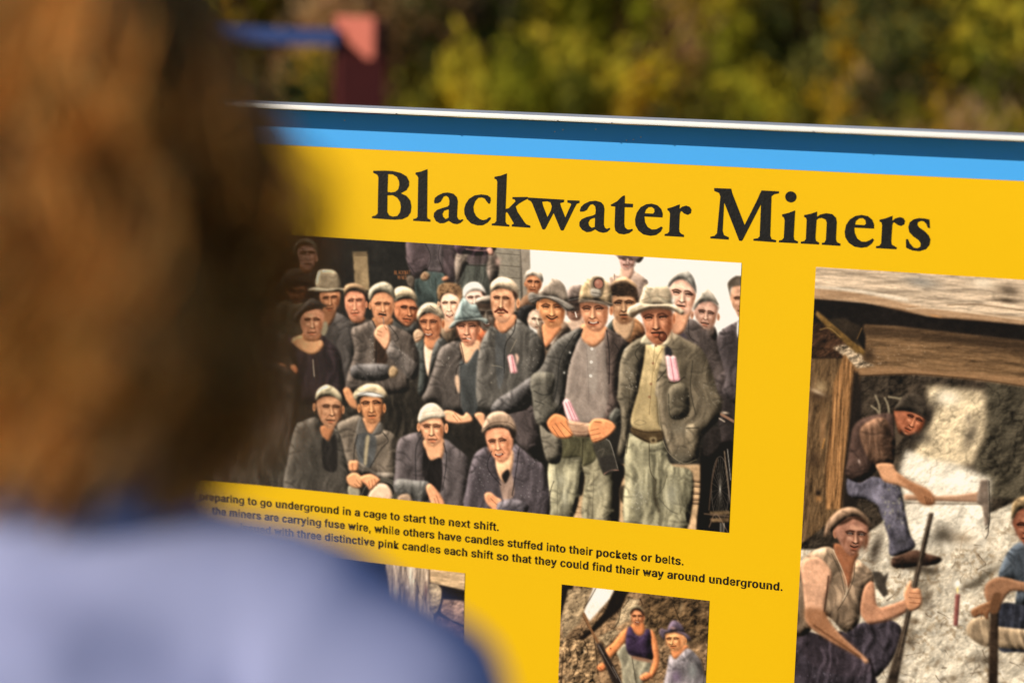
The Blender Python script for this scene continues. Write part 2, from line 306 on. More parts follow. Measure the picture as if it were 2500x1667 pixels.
    p.fig('dark-faced miner in a flat cap with peak, behind the moustached man'); J([(2090,1000),(2280,900),(2290,1100),(2120,1130)],(150,84,54)); F([(2105,730),(2240,712),(2275,850),(2262,950),(2200,992),(2140,962),(2118,830)],(2135,822),(2235,822),(2180,878),(2195,918),32,(122,106,90),dk=.9,hl=1.2,teeth=1); pg([(2100,725),(2240,715),(2240,780),(2110,770)],(60,44,34),a=.7,soft=12,own=False)
    K([(2074,716),(2110,668),(2200,646),(2245,655),(2240,716),(2120,722)],(152,138,124)); st([(2080,722),(2150,700),(2240,706)],9,(70,60,52),.8)
    p.fig('hollow-eyed miner in the shade of a dark hat'); J([(100,800),(210,690),(300,720),(420,740),(400,1100),(120,1050)],(78,74,60)); F([(240,560),(430,555),(425,650),(372,712),(305,712),(250,650)],(290,605),(380,602),(340,650),(335,680),30,(120,74,48),dk=.8,hl=.5); K([(205,520),(235,470),(330,455),(440,485),(515,545),(400,545),(250,575)],(52,46,40))
    p.fig('miner in a light fedora with a bent brim'); J([(540,1010),(600,850),(720,805),(860,890),(925,1000),(905,1300),(850,1600),(540,1600)],(74,72,70)); S([(600,770),(720,770),(700,880),(620,960),(590,860)],(150,100,68)); pg([(560,930),(630,900),(640,980),(590,1050)],(150,138,112))
    F([(570,610),(700,598),(758,610),(762,680),(730,765),(700,812),(642,818),(600,772),(568,700)],(622,668),(702,660),(662,728),(655,768),30,(216,140,94),shade=.1,stub=.5); K([(528,560),(535,440),(570,394),(680,394),(745,440),(770,585),(640,610)],(168,148,120)); K([(442,590),(520,565),(640,580),(760,572),(853,592),(835,612),(750,590),(660,606),(560,612),(480,600)],(186,168,140),er=12)
    p.fig('square-jawed miner in a tan brimmed hat'); J([(860,940),(875,880),(1005,875),(1055,880),(1055,940)],(66,62,58)); S([(850,830),(1000,850),(985,910),(890,905)],(165,105,70)); pg([(985,600),(1045,640),(1035,770),(1000,740)],(40,28,22))
    F([(815,640),(860,600),(960,610),(1005,660),(1012,760),(1000,840),(950,887),(890,887),(840,830),(810,740)],(865,695),(948,690),(900,775),(905,814),34,(222,140,96),ears=[(1018,730,14,34)],stub=.4); K([(798,600),(818,545),(900,524),(990,560),(1022,610),(1040,640),(990,610),(900,592),(835,612),(805,650)],(152,122,92))
    p.fig('scowling miner in a knotted pale cap'); J([(1275,850),(1300,890),(1420,960),(1500,890),(1520,1010),(1400,1040),(1280,950)],(62,64,62)); F([(1305,700),(1380,678),(1475,685),(1508,740),(1502,830),(1470,910),(1420,942),(1360,910),(1303,850),(1288,780)],(1383,762),(1472,772),(1438,832),(1412,872),36,(206,128,84),dk=1.5,brow=1.3); K([(1283,630),(1310,573),(1390,557),(1470,590),(1512,660),(1514,715),(1460,672),(1380,672),(1310,704),(1290,670)],(196,174,142)); st([(1300,650),(1380,630),(1500,650)],6,(110,92,70),.6)
    # ---------------- the pipe smoker
    p.fig('pipe-smoking miner in a tan cap with folded arms'); pg([(850,1440),(1540,1420),(1540,2100),(860,2100)],(54,49,43),fd=.5,nz=.2)
    S([(1085,860),(1275,870),(1250,945),(1180,970),(1105,950)],(176,116,76))
    J([(870,985),(960,930),(1080,888),(1120,960),(1240,930),(1330,958),(1462,1030),(1500,1150),(1522,1350),(1482,1450),(1430,1472),(1390,1590),(860,1590),(828,1450),(900,1200)],(88,82,76)); pg([(1108,1000),(1230,980),(1225,1180),(1212,1312),(1112,1312)],(62,46,36),fd=.5,nz=.2); st([(1080,890),(1115,1010),(1110,1320)],9,(36,33,31),.8); st([(1240,930),(1330,1060),(1260,1100)],8,(40,37,36),.7); p.specks(1050,1030,1100,1300,40)
    F([(1062,690),(1110,622),(1200,610),(1275,650),(1292,720),(1282,800),(1250,882),(1190,927),(1140,912),(1092,850),(1070,770)],(1130,727),(1217,728),(1180,792),(1165,828),32,(236,158,104),ears=[(1052,742,16,38),(1290,745,12,34)]); K([(1038,655),(1050,590),(1100,540),(1190,511),(1270,550),(1302,640),(1308,700),(1270,652),(1200,611),(1110,622),(1062,695),(1044,682)],(164,152,130)); st([(1060,660),(1120,600),(1200,590),(1290,640)],6,(100,90,74),.7)
    J([(1212,1195),(1270,1085),(1330,1150),(1500,1300),(1512,1420),(1440,1462),(1300,1300)],(96,92,88)); J([(880,1330),(1060,1310),(1235,1325),(1245,1440),(1100,1478),(890,1445)],(84,84,84)); S([(1240,1370),(1280,1330),(1330,1380),(1300,1440),(1245,1440)],(170,140,105)); p.specks(1230,1150,1480,1350,18); p.specks(950,1340,1230,1450,12)
    p.hand([(1098,1010),(1130,950),(1190,928),(1242,970),(1252,1080),(1212,1172),(1160,1120),(1112,1060)],[((1125,985),(1170,1000)),((1120,1020),(1165,1040)),((1190,940),(1215,975))],(236,168,128)); st([(1148,822),(1205,832)],20,(40,30,26),.95); st([(1180,850),(1188,925)],9,(120,112,108),.9)
    # ---------------- smiling man with the scarf cap
    p.fig('smiling miner in a scarf cap with an open collar'); J([(1500,1110),(1590,1075),(1625,1400),(1595,1600),(1525,1600),(1540,1250)],(66,72,70)); S([(1590,1120),(1735,1100),(1705,1180),(1650,1420),(1610,1400)],(238,202,172),nz=.05); S([(1600,1040),(1735,1040),(1735,1140),(1655,1175),(1590,1125)],(206,134,92)); J([(1738,1055),(1810,1130),(1720,1260),(1650,1420),(1610,1580),(1660,1200)],(72,74,72))
    F([(1533,890),(1560,838),(1640,808),(1722,838),(1755,900),(1748,980),(1720,1052),(1660,1080),(1600,1052),(1558,960)],(1575,902),(1672,902),(1618,965),(1622,1018),42,(226,142,94),smile=1,teeth=1,ears=[(1766,920,18,42)]); K([(1512,840),(1540,770),(1610,718),(1700,728),(1762,800),(1785,870),(1750,865),(1690,822),(1620,812),(1550,852),(1527,890)],(200,178,148)); st([(1530,850),(1600,790),(1700,800),(1770,850)],6,(120,100,78),.7); st([(1640,740),(1690,780)],8,(70,60,52),.7)
    p.hand([(1476,1020),(1520,972),(1570,1000),(1582,1040),(1540,1092),(1500,1102)],[((1500,1060),(1560,1040)),((1500,1085),(1555,1062))],(206,166,132))
    # ---------------- pointed felt hat
    p.fig('miner in a tall pointed grey felt hat'); T('C'); pg([(1760,440),(2120,430),(2190,690),(1980,720),(1940,640)],(44,40,36),fd=.4,nz=.2); T('A')
    J([(1560,1640),(1600,1568),(1660,1400),(1720,1200),(1780,1128),(1940,1098),(2000,1310),(2140,1110),(2200,1080),(2130,1640),(2060,1760),(1950,1790),(1780,1770),(1720,1690),(1600,1690)],(90,86,82)); S([(1945,1100),(2110,1080),(2140,1160),(2092,1262),(2000,1312),(1958,1230)],(234,180,140)); pg([(1930,1310),(2000,1310),(2120,1180),(2110,1760),(1960,1780)],(76,78,78),fd=.3,em=.4); st([(1940,1110),(1970,1290),(1900,1350),(1890,1600)],8,(44,40,38),.8); st([(1940,1330),(1925,1760)],6,(44,42,42),.7); pg([(1885,1440),(1910,1420),(1930,1480),(1925,1600),(1890,1520)],(214,176,146)); p.specks(1690,1180,1840,1330,14)
    F([(1898,940),(1960,900),(2080,892),(2112,930),(2108,1010),(2080,1102),(2030,1142),(1970,1112),(1928,1040),(1908,980)],(1945,942),(2052,942),(1995,1015),(1995,1062),38,(230,156,114),hl=.8,ears=[(2118,975,12,40)]); st([(2000,1060),(2030,1068)],10,(240,230,215),.9)
    K([(1880,892),(1900,800),(1968,668),(2040,728),(2092,730),(2122,800),(2155,875),(2050,884),(1960,897)],(120,132,130),em=1.0); K([(1823,963),(1880,890),(2000,878),(2140,862),(2210,885),(2192,928),(2130,892),(2030,890),(1940,906),(1870,958)],(128,136,132),er=12); pg([(1900,905),(2000,890),(2120,895),(2110,935),(2000,925),(1910,950)],(70,44,30),a=.55,soft=8,own=False); st([(1960,690),(1950,800),(1975,870)],14,(70,84,84),.5,soft=14)
    T('C'); p.hand([(1755,385),(1790,328),(1870,335),(1960,380),(2000,345),(2052,395),(2045,440),(1900,455),(1800,432)],[((1880,350),(1940,420)),((1860,370),(1910,430))],(232,164,122))
    # ---------------- right hand group, rear
    T('B'); p.fig('thin miner peering from under a small black hat'); F([(240,870),(285,785),(350,800),(375,900),(352,965),(290,965),(245,915)],(300,872),(362,880),(345,925),(335,950),18,(222,182,150)); K([(143,830),(165,770),(250,733),(325,755),(255,800),(225,880),(242,915),(180,885)],(46,44,44))
    p.fig('miner with a cigarette in a shading cap'); S([(615,890),(770,870),(790,960),(690,1010),(640,960)],(206,172,148)); J([(560,1010),(640,960),(690,1010),(800,980),(780,1060),(560,1080)],(80,74,70)); F([(640,690),(750,670),(770,850),(722,892),(660,882),(622,820)],(660,735),(730,735),(690,780),(700,808),26,(150,108,84)); pg([(630,690),(760,660),(765,780),(640,790)],(44,40,38),a=.75,soft=14,own=False); st([(705,806),(716,850)],11,(245,240,232),.95); K([(618,650),(650,555),(760,538),(780,560),(760,665),(630,692)],(124,108,100)); st([(630,690),(760,662)],8,(150,150,148),.6)
    p.fig('tall miner in a grey knitted beanie'); J([(1680,1045),(1810,870),(1960,950),(2095,1050),(2142,1250),(2185,1420),(2130,1580),(1900,1500),(1800,1200)],(80,74,72)); pg([(1690,1040),(1760,1000),(1800,1090),(1760,1100)],(82,72,80)); S([(1640,870),(1700,790),(1840,780),(1812,885),(1762,1002),(1680,1032),(1628,950)],(206,146,112)); F([(1628,575),(1680,500),(1770,486),(1862,560),(1880,650),(1842,782),(1780,832),(1720,782),(1655,690)],(1692,612),(1812,630),(1745,692),(1735,742),38,(226,170,134),stub=.5,ears=[(1868,665,14,44)]); K([(1608,555),(1638,460),(1720,394),(1812,408),(1872,490),(1890,625),(1852,562),(1770,490),(1680,500),(1625,565)],(142,136,128)); st([(1625,545),(1690,480),(1780,472),(1880,590)],6,(96,90,84),.7); st([(1810,880),(1820,1040),(1900,1100)],7,(44,40,40),.7)
    p.fig('miner in a small peaked cloth cap at the right'); J([(1990,970),(2065,945),(2095,1040),(2060,1080)],(70,64,60)); F([(1862,795),(1930,712),(2030,698),(2100,760),(2085,860),(2052,952),(1990,972),(1920,922),(1878,850)],(1938,802),(2028,817),(1975,865),(1970,912),36,(232,174,136),ears=[(1845,832,18,40),(2102,852,16,38)]); K([(1857,785),(1880,680),(1940,590),(1990,568),(2062,640),(2110,745),(2030,702),(1930,714),(1870,785)],(172,160,146)); st([(1880,760),(1940,690),(2030,680),(2100,725)],6,(110,100,88),.6)
    p.fig('clean-shaven man cut by the right edge of the photograph'); T('D'); J([(2090,0),(2400,0),(2400,760),(2200,720),(2120,560)],(52,48,48)); T('B'); J([(2090,1055),(2290,895),(2400,900),(2400,1700),(2150,1600),(2172,1420)],(66,62,64)); pg([(2285,940),(2310,890),(2400,900),(2400,1070),(2300,1060)],(232,228,222)); F([(2218,650),(2250,540),(2325,525),(2400,530),(2390,860),(2312,865),(2268,792),(2224,700)],(2285,672),(2370,672),(2325,740),(2330,790),34,(220,156,116)); pg([(2196,520),(2260,460),(2330,452),(2420,460),(2400,540),(2240,562),(2222,655),(2205,600)],(96,84,72),nz=.3)
    p.fig('curly-fringed miner with a scarf tied over his hair'); J([(1180,1090),(1285,865),(1395,1020),(1240,1130)],(142,104,70)); J([(1005,975),(1082,880),(1110,1000),(1060,1030)],(64,70,66)); S([(1085,870),(1280,880),(1245,1050),(1180,1082),(1095,1000)],(188,150,116)); F([(1062,660),(1150,620),(1285,640),(1302,720),(1292,830),(1252,902),(1172,928),(1108,892),(1072,800)],(1122,716),(1232,714),(1178,785),(1182,832),42,(196,140,100),stub=.8,dk=1.2)
    pg([(1058,645),(1045,560),(1130,518),(1250,518),(1312,590),(1310,690),(1262,655),(1150,652),(1088,640)],(58,44,34),nz=.5,em=.5); [bl(1070+220*p.rg.rand(),540+110*p.rg.rand(),12,7,((100,78,60),(30,22,18))[i%2],.6) for i in range(30)]; K([(1042,545),(1110,488),(1200,468),(1292,530),(1305,565),(1210,520),(1120,520)],(206,164,124))
    # ---------------- smiling hat man
    p.fig('smiling miner in a wide dark felt hat'); J([(338,965),(400,915),(412,1120),(440,1180),(520,1040),(585,895),(660,990),(560,1060),(420,1420),(330,1300)],(100,86,72)); S([(398,920),(570,940),(522,1042),(425,1150),(393,1050)],(226,146,98))
    F([(352,700),(430,668),(545,718),(602,780),(602,850),(572,932),(500,964),(440,952),(383,880),(352,790)],(415,752),(532,757),(475,828),(475,862),52,(232,150,96),smile=1.4,stub=.5,ears=[(338,740,16,50)]); pg([(360,690),(430,660),(540,712),(600,770),(590,810),(500,730),(380,720)],(90,50,28),a=.5,soft=10,own=False)
    K([(345,650),(388,560),(450,500),(510,478),(582,520),(622,600),(628,715),(500,660)],(146,130,116)); K([(252,690),(248,630),(290,613),(360,640),(500,662),(620,708),(700,762),(665,792),(600,782),(540,722),(430,672),(350,692),(290,727)],(120,112,104),er=14); st([(262,690),(350,665),(450,672),(560,730),(640,785)],8,(50,42,36),.7)
    # ---------------- moustached man
    p.fig('moustached miner in a pale cap with candles in his pocket'); T('D'); J([(-60,320),(300,290),(325,722),(190,690),(90,560)],(82,76,76)); T('B')
    J([(-195,1065),(-110,945),(-40,985),(30,1015),(125,870),(222,930),(335,1020),(405,1150),(400,1320),(330,1452),(290,1568),(250,1740),(60,1790),(-40,1800),(-200,1760),(-260,1640),(-250,1300)],(84,84,80)); pg([(-60,990),(30,1010),(30,1110),(20,1400),(-40,1560),(-70,1300)],(92,92,92),fd=.3); p.specks(200,1080,380,1420,26); S([(-60,870),(115,830),(122,920),(10,1012),(-60,962)],(216,146,104))
    F([(-118,620),(-60,580),(20,576),(112,615),(122,700),(112,800),(62,882),(-5,915),(-65,885),(-107,780)],(-62,668),(28,672),(-25,752),(-22,812),32,(230,160,116),ears=[(146,715,20,48)]); st([(-78,800),(-45,778),(-22,785),(5,780),(40,806)],22,(98,44,30),.95); K([(-123,620),(-115,530),(-60,480),(0,468),(82,490),(145,560),(154,668),(110,612),(20,575),(-60,580),(-117,615)],(212,186,156)); pg([(95,590),(145,640),(130,690),(105,650)],(70,48,36)); st([(-110,600),(0,560),(120,600)],5,(140,112,88),.6)
    st([(125,880),(100,1000),(20,1130),(10,1400)],9,(40,38,38),.8); st([(130,1070),(70,1190)],8,(150,138,120),.8); J([(-120,1760),(-60,1660),(100,1560),(270,1440),(330,1460),(290,1600),(120,1770),(-50,1810)],(80,80,80)); T('A'); [bl(2236,y,10,10,(150,140,128),.8) for y in (1400,1490)]; st([(2235,1320),(2300,1330),(2350,1345)],6,(160,150,130),.7); T('B')
    pg([(46,1240),(70,1222),(100,1226),(122,1300),(146,1395),(78,1402)],(244,176,178),em=.4,er=10,smooth=False); pg([(118,1215),(140,1212),(158,1250),(140,1330)],(226,180,160),smooth=False); st([(84,1235),(112,1398)],9,(176,92,104),.8); st([(56,1250),(84,1395)],8,(252,226,222),.6); T('C'); p.hand([(2075,370),(2130,345),(2180,380),(2170,500),(2120,440)],(),(232,164,122))
    # ---------------- helmet man
    T('D'); p.fig('miner in a hard helmet with a lamp, holding a cloth bundle')
    pg([(445,850),(560,640),(760,590),(780,850),(770,1000),(680,1370),(415,1350),(440,1100)],(138,132,108),em=.8,fd=.5,nz=.14,er=60,ed=.4,cr=1.4); pg([(780,850),(900,640),(1090,900),(1082,960),(1045,1410),(780,1390),(800,1000)],(136,128,104),em=.8,fd=.5,nz=.14,er=60,ed=.4,cr=1.4); pg([(555,600),(760,570),(890,620),(905,800),(780,870),(760,780),(560,780)],(88,84,62),fd=.4,em=.4,soft=8); st([(780,600),(770,840)],8,(48,44,32),.8); st([(495,1010),(460,1120),(440,1340)],7,(40,34,28),.8); st([(530,1060),(528,1360)],6,(96,92,76),.7); st([(885,930),(870,1380)],5,(96,90,72),.7); bl(560,1000,70,80,(172,168,146),.5); bl(600,1180,50,120,(176,172,152),.5); bl(940,1080,60,120,(168,160,134),.45)
    T('B'); pg([(768,1030),(850,1150),(960,1062),(1012,990),(1014,1300),(1042,1568),(1010,1860),(870,1905),(690,1880),(600,1750),(632,1350),(700,1150)],(152,136,126),em=.3,fd=.12,nz=.07,er=40); pg([(820,1140),(905,1130),(915,1560),(835,1560)],(162,148,138),nz=.05,own=False); [bl(x,y,14,14,(232,228,222),.95,hard=1) or bl(x,y,5,5,(90,80,76),.8) for x,y in ((866,1160),(860,1290),(855,1424))]; st([(815,1160),(835,1560),(830,1700)],4,(112,98,92),.7)
    S([(782,920),(1010,950),(995,1060),(900,1145),(828,1125),(768,1050)],(230,158,112))
    J([(280,1590),(298,1430),(380,1330),(470,1140),(600,1030),(775,965),(705,1150),(640,1350),(610,1570),(575,1790),(480,1760),(490,1640)],(80,80,76)); J([(1010,975),(1200,1080),(1235,1130),(1160,1230),(1120,1600),(1148,1700),(1080,1870),(985,1870),(1030,1640),(1015,1300)],(74,66,62)); st([(775,970),(690,1130),(600,1320),(585,1560),(540,1750)],10,(36,36,36),.85); st([(700,1010),(560,1250),(530,1500),(490,1700)],8,(44,44,44),.7); st([(1010,980),(1035,1200),(1035,1500)],10,(40,36,36),.8); st([(1090,1110),(1130,1180),(1100,1230)],7,(38,34,34),.8); [bl(x,y,13,15,(190,186,180),.9) for x,y in ((652,1198),(596,1394))]
    F([(752,740),(790,705),(900,712),(1022,748),(1028,850),(1002,932),(942,992),(870,988),(810,932),(773,850)],(815,772),(938,770),(870,852),(882,902),56,(236,158,106),teeth=1,smile=.8,ears=[(1056,785,20,52)],hl=1.2); pg([(755,735),(790,702),(900,708),(1025,745),(1020,780),(900,745),(765,765)],(90,52,34),a=.5,soft=8,own=False)
    K([(742,705),(757,590),(800,508),(880,468),(1000,498),(1052,580),(1062,745),(985,712),(860,690),(758,690)],(172,146,112),nz=.3,em=.9); K([(738,712),(760,684),(900,692),(1062,718),(1063,747),(960,728),(850,707),(760,716)],(128,112,96),er=10); st([(758,690),(860,682),(985,706),(1060,735)],8,(64,54,46),.8); pg([(870,470),(985,480),(965,650),(862,640)],(122,106,88),em=.5,nz=.3); bl(930,525,52,56,(74,58,50),1,hard=1); bl(932,527,43,46,(166,110,92),1,hard=1); bl(920,510,20,20,(198,150,130),.7); pg([(862,580),(948,592),(945,655),(868,645)],(170,160,146),em=.6,er=8); st([(870,612),(945,625)],7,(70,60,52),.8); bl(900,672,40,10,(40,34,30),.7); bl(800,570,26,60,(214,180,124),.5); bl(1010,600,20,60,(196,160,130),.4)
    T('D'); J([(282,-20),(500,-20),(485,200),(548,300),(480,400),(398,492),(320,430),(292,250)],(92,92,84)); st([(300,130),(380,170),(470,160)],8,(48,48,44),.7); st([(310,230),(400,260)],8,(48,48,44),.7); st([(390,480),(540,320)],9,(52,52,46),.8); J([(360,470),(450,540),(565,585),(560,822),(440,830),(395,700)],(92,90,80)); st([(445,790),(560,782)],6,(50,48,42),.7); J([(1030,410),(1100,300),(1150,340),(1140,520),(1100,480)],(84,86,80))
    pg([(878,650),(985,600),(1050,620),(1080,690),(1132,900),(1060,935),(985,950),(940,830)],(74,70,62),em=.5,nz=.14,er=12,ed=.4); st([(1005,600),(1050,650),(1120,890)],8,(168,160,150),.7); st([(985,942),(1050,905),(1125,905)],10,(178,130,114),.8); st([(920,720),(985,700),(960,780)],7,(120,112,100),.6); pg([(945,790),(1080,770),(1100,890),(985,925)],(54,50,48),a=.7,soft=4)
    pg([(583,250),(600,228),(622,208),(650,228),(748,432),(640,432)],(246,188,194),em=.4,er=12,smooth=False); st([(608,240),(684,430)],8,(182,100,116),.8); st([(636,235),(718,430)],8,(182,100,116),.8); st([(592,250),(650,430)],8,(254,232,228),.6); st([(655,240),(745,432)],8,(190,116,128),.7); bl(615,230,26,18,(252,236,232),.9)
    pg([(588,432),(640,420),(700,432),(800,450),(872,462),(850,572),(760,582),(680,562)],(188,146,118),em=.6,fd=.25,er=22); st([(650,520),(760,535),(850,520)],6,(104,72,56),.7); st([(610,450),(720,470),(800,455)],6,(120,86,66),.5)
    p.hand([(432,440),(510,360),(620,400),(640,470),(684,570),(605,600),(520,582),(460,520)],[((560,440),(672,560)),((510,450),(610,590)),((480,480),(545,580))],(228,142,88)); p.hand([(838,485),(890,412),(1030,420),(1104,490),(1030,580),(900,642),(858,590)],[((850,520),(930,500)),((858,565),(950,545)),((870,610),(960,585)),((890,430),(960,440))],(230,148,96))
    # ---------------- big man with pipe
    p.fig('stocky miner in a wide pale hat with a pipe and a cream shirt'); pg([(1205,560),(1430,640),(1560,610),(1640,850),(1855,950),(1790,1500),(1520,1470),(1508,1320),(1490,1180),(1500,1480),(1195,1440),(1190,1000)],(132,126,102),em=.8,fd=.5,nz=.14,er=70,ed=.4,cr=1.4)
    st([(1490,1000),(1480,1160),(1520,1300)],26,(58,52,40),.8,soft=18); st([(1425,640),(1435,900),(1490,1010)],8,(66,60,46),.8); bl(1640,1150,80,150,(166,164,146),.55); bl(1330,1150,70,160,(160,156,134),.5); st([(1520,1180),(1620,1290),(1700,1330)],9,(84,80,66),.6); p.specks(1220,1020,1420,1300,46,r=6); st([(1600,950),(1560,1080),(1500,1150)],7,(70,66,52),.6)
    T('B'); pg([(1365,1110),(1470,1130),(1595,1115),(1605,1250),(1510,1480),(1505,1860),(1545,1960),(1270,1930),(1265,1640),(1330,1300)],(206,180,130),em=.35,fd=.22,nz=.1,er=40); T('D'); pg([(1265,120),(1505,120),(1545,520),(1270,490)],(158,138,98),a=.65,soft=40,own=False); T('B'); st([(1480,1130),(1450,1500),(1425,1800)],5,(120,98,62),.8); st([(1555,1160),(1500,1260),(1470,1380)],7,(112,88,58),.6); [bl(x,y,13,14,(150,112,80),.9,hard=1) for x,y in ((1492,1130),(1464,1302),(1444,1504),(1428,1630))]
    J([(1120,1600),(1140,1330),(1190,1170),(1330,1060),(1392,1088),(1372,1300),(1312,1600),(1240,1860),(1222,2040),(1195,2180),(1165,2225),(1118,2190),(1155,1960),(1150,1760),(1112,1640)],(96,92,78)); J([(1590,1110),(1662,1018),(1800,1078),(1942,1170),(2030,1350),(2092,1568),(2142,1670),(2120,1830),(2050,1910),(1930,2040),(1922,2130),(1890,2245),(1760,2282),(1650,2210),(1560,1960),(1512,1660),(1490,1568)],(102,96,80))
    st([(1392,1090),(1290,1200),(1340,1330),(1310,1600)],9,(52,48,40),.8); st([(1590,1120),(1640,1200),(1600,1350),(1500,1480)],9,(52,48,40),.8); pg([(1590,1140),(1650,1180),(1640,1240),(1590,1230)],(52,50,54),soft=5); st([(1230,1000+560),(1232,1900),(1205,2180)],7,(60,52,40),.7); st([(1505,1480),(1530,1900),(1600,2150),(1760,2275),(1890,2240)],6,(178,164,134),.7); st([(1850,1280),(1830,1560),(1880,1800)],9,(54,50,42),.7); J([(1610,1590),(1690,1500),(1800,1540),(1810,1800),(1640,1840)],(92,88,74)); st([(1615,1600),(1640,1830),(1815,1815)],7,(48,46,38),.8); T('D'); J([(1785,490),(1910,465),(1925,640),(1900,780),(1810,720)],(98,92,76)); st([(1785,495),(1910,490)],8,(50,46,38),.8); bl(1720,500,90,60,(128,120,104),.5); bl(1740,800,120,70,(138,130,112),.5); p.specks(1560,100,1900,880,40); p.specks(1900,30,2110,300,40,(176,172,160)); T('B'); p.specks(1200,1350,1300,1568,30)
    pg([(1590,1238),(1612,1226),(1640,1246),(1660,1230),(1688,1246),(1730,1478),(1640,1482),(1614,1440)],(246,184,192),em=.4,er=12,smooth=False); st([(1634,1250),(1670,1480)],9,(176,92,108),.8); st([(1664,1250),(1704,1478)],6,(226,150,160),.7); st([(1598,1250),(1620,1440)],8,(252,226,222),.6); st([(1680,1260),(1722,1470)],10,(196,122,134),.7); bl(1600,1240,12,9,(252,240,236),.8); bl(1660,1240,14,9,(252,240,236),.8); st([(1615,1485),(1690,1492),(1770,1435)],9,(52,46,38),.9)
    pg([(1345,1105),(1398,1025),(1470,1110),(1560,1115),(1640,975),(1655,1060),(1605,1135),(1480,1118),(1420,1125)],(196,182,152),em=.5,er=16); S([(1400,1000),(1640,960),(1560,1112),(1470,1110)],(178,108,72))
    F([(1355,800),(1480,768),(1620,780),(1655,850),(1642,940),(1602,1052),(1530,1112),(1460,1102),(1398,1000),(1372,900)],(1420,858),(1560,850),(1492,955),(1502,1003),52,(216,138,96),stub=.6,dk=1.2,shade=.06,ears=[(1668,870,14,50)]); pg([(1350,800),(1480,762),(1640,776),(1650,850),(1500,820),(1370,850)],(92,54,38),a=.62,soft=14,own=False)
    K([(1335,745),(1368,600),(1398,540),(1530,540),(1622,570),(1655,745),(1500,735)],(186,166,138)); K([(1213,805),(1240,760),(1340,720),(1480,735),(1645,730),(1765,790),(1742,832),(1640,772),(1480,760),(1360,792),(1272,852),(1227,842)],(198,178,150),er=14); pg([(1240,820),(1350,778),(1480,752),(1640,764),(1735,822),(1640,790),(1480,776),(1360,808),(1280,848)],(84,66,50),a=.85,soft=5,own=False); st([(1350,690),(1480,650),(1640,665)],7,(130,112,90),.7); bl(1660,690,24,40,(228,222,210),.8)
    st([(1490,1003),(1545,1012)],14,(60,38,28),.95); bl(1558,1044,42,46,(44,26,20),1,hard=1,own=True); bl(1558,1044,37,41,(112,60,40),1,hard=1); bl(1546,1030,16,18,(196,130,96),.8); bl(1556,1000,26,9,(52,30,22),.9)
    T('D'); pg([(1258,490),(1400,525),(1545,520),(1560,615),(1430,642),(1272,560)],(92,74,50),em=.4,nz=.2,er=12); st([(1262,500),(1400,535),(1540,528)],7,(50,40,28),.8); st([(1275,560),(1430,628),(1555,610)],7,(44,36,26),.8); pg([(1435,590),(1498,588),(1502,645),(1442,648)],(176,156,116),smooth=False); pg([(1448,602),(1486,600),(1490,634),(1454,636)],(70,54,36),smooth=False); st([(1275,440),(1330,415),(1395,440),(1340,465),(1280,450)],5,(104,92,70),.7)
    # bicycle
    p.cur=0; pg([(1935,720),(2000,700),(2300,690),(2300,1700),(1915,1600),(1925,1100)],(24,21,19)); pg([(1980,560),(2100,480),(2120,640),(2050,740),(1960,760)],(52,46,44),nz=.3)
    p.fig('bicycle leaning at the right edge of the photograph')
    for a in range(22): st([(2118,1090),(2118+80*math.cos(a*.2856+.2),1090+300*math.sin(a*.2856+.2))],4,(178,170,160),.5)
    st([(2118+92*math.cos(a*.349),1090+330*math.sin(a*.349)) for a in range(19)],22,(20,18,17),.95); st([(2118+84*math.cos(a*.349),1090+318*math.sin(a*.349)) for a in range(19)],7,(150,140,130),.6)
    st([(2010,1290),(2040,1000),(2090,790)],14,(88,72,60),.9,own=True); st([(2160,720),(2190,1000),(2230,1300)],12,(150,130,110),.8,own=True); st([(2190,700),(2222,1000)],8,(206,200,192),.8); pg([(2015,1310),(2210,1300),(2220,1340),(2030,1350)],(128,104,76),nz=.4,smooth=False); pg([(2020,1380),(2215,1370),(2210,1412),(2040,1415)],(140,112,80),nz=.4,smooth=False); st([(1965,1330),(2210,1355)],16,(100,82,66),.9,own=True); st([(2130,360),(2270,440)],26,(150,112,90),.9,own=True); bl(2165,345,40,14,(206,184,160),.9); st([(2110,400),(2160,430)],14,(196,176,156),.8); st([(2010,1460),(2080,1330),(2200,1520)],10,(130,106,86),.8); [st([(2120+i*8,1420),(2110+i*9,1560)],4,(214,208,198),.6) for i in range(6)]
    # ---------------- front row
    T('A'); p.fig('miner with bare neck under a floppy dark hat'); J([(250,1640),(240,1100),(300,1050),(430,1030),(560,1020),(645,1085),(762,1230),(810,1640),(700,1700)],(54,46,50)); S([(283,1078),(400,1025),(560,1070),(605,1125),(562,1192),(480,1222),(400,1192),(330,1145)],(232,164,114)); S([(400,1000),(560,1000),(560,1080),(420,1080)],(196,128,86))
    F([(365,850),(420,785),(520,765),(602,800),(602,890),(582,970),(540,1042),(480,1067),(418,1032),(378,950)],(440,882),(530,880),(488,950),(480,1003),36,(220,146,98)); st([(495,1270),(500,1350),(508,1430)],14,(176,160,136),.8); K([(370,780),(430,700),(500,668),(580,718),(640,748),(560,765),(430,800),(372,862),(340,925),(302,872),(320,815)],(68,62,56))
    p.fig('miner at far left with his arms crossed'); J([(-60,930),(110,968),(242,1050),(325,1250),(352,1400),(345,1640),(-60,1640)],(86,76,66)); F([(-60,760),(0,720),(80,750),(110,830),(90,920),(30,980),(-40,940)],(0,830),(70,830),(40,880),(35,920),24,(200,136,96)); K([(-80,780),(-40,690),(50,670),(120,740),(130,800),(40,760)],(92,80,66)); S([(110,1340),(180,1300),(250,1350),(200,1380)],(208,130,86)); S([(270,1340),(320,1320),(352,1380),(320,1420)],(206,126,84))
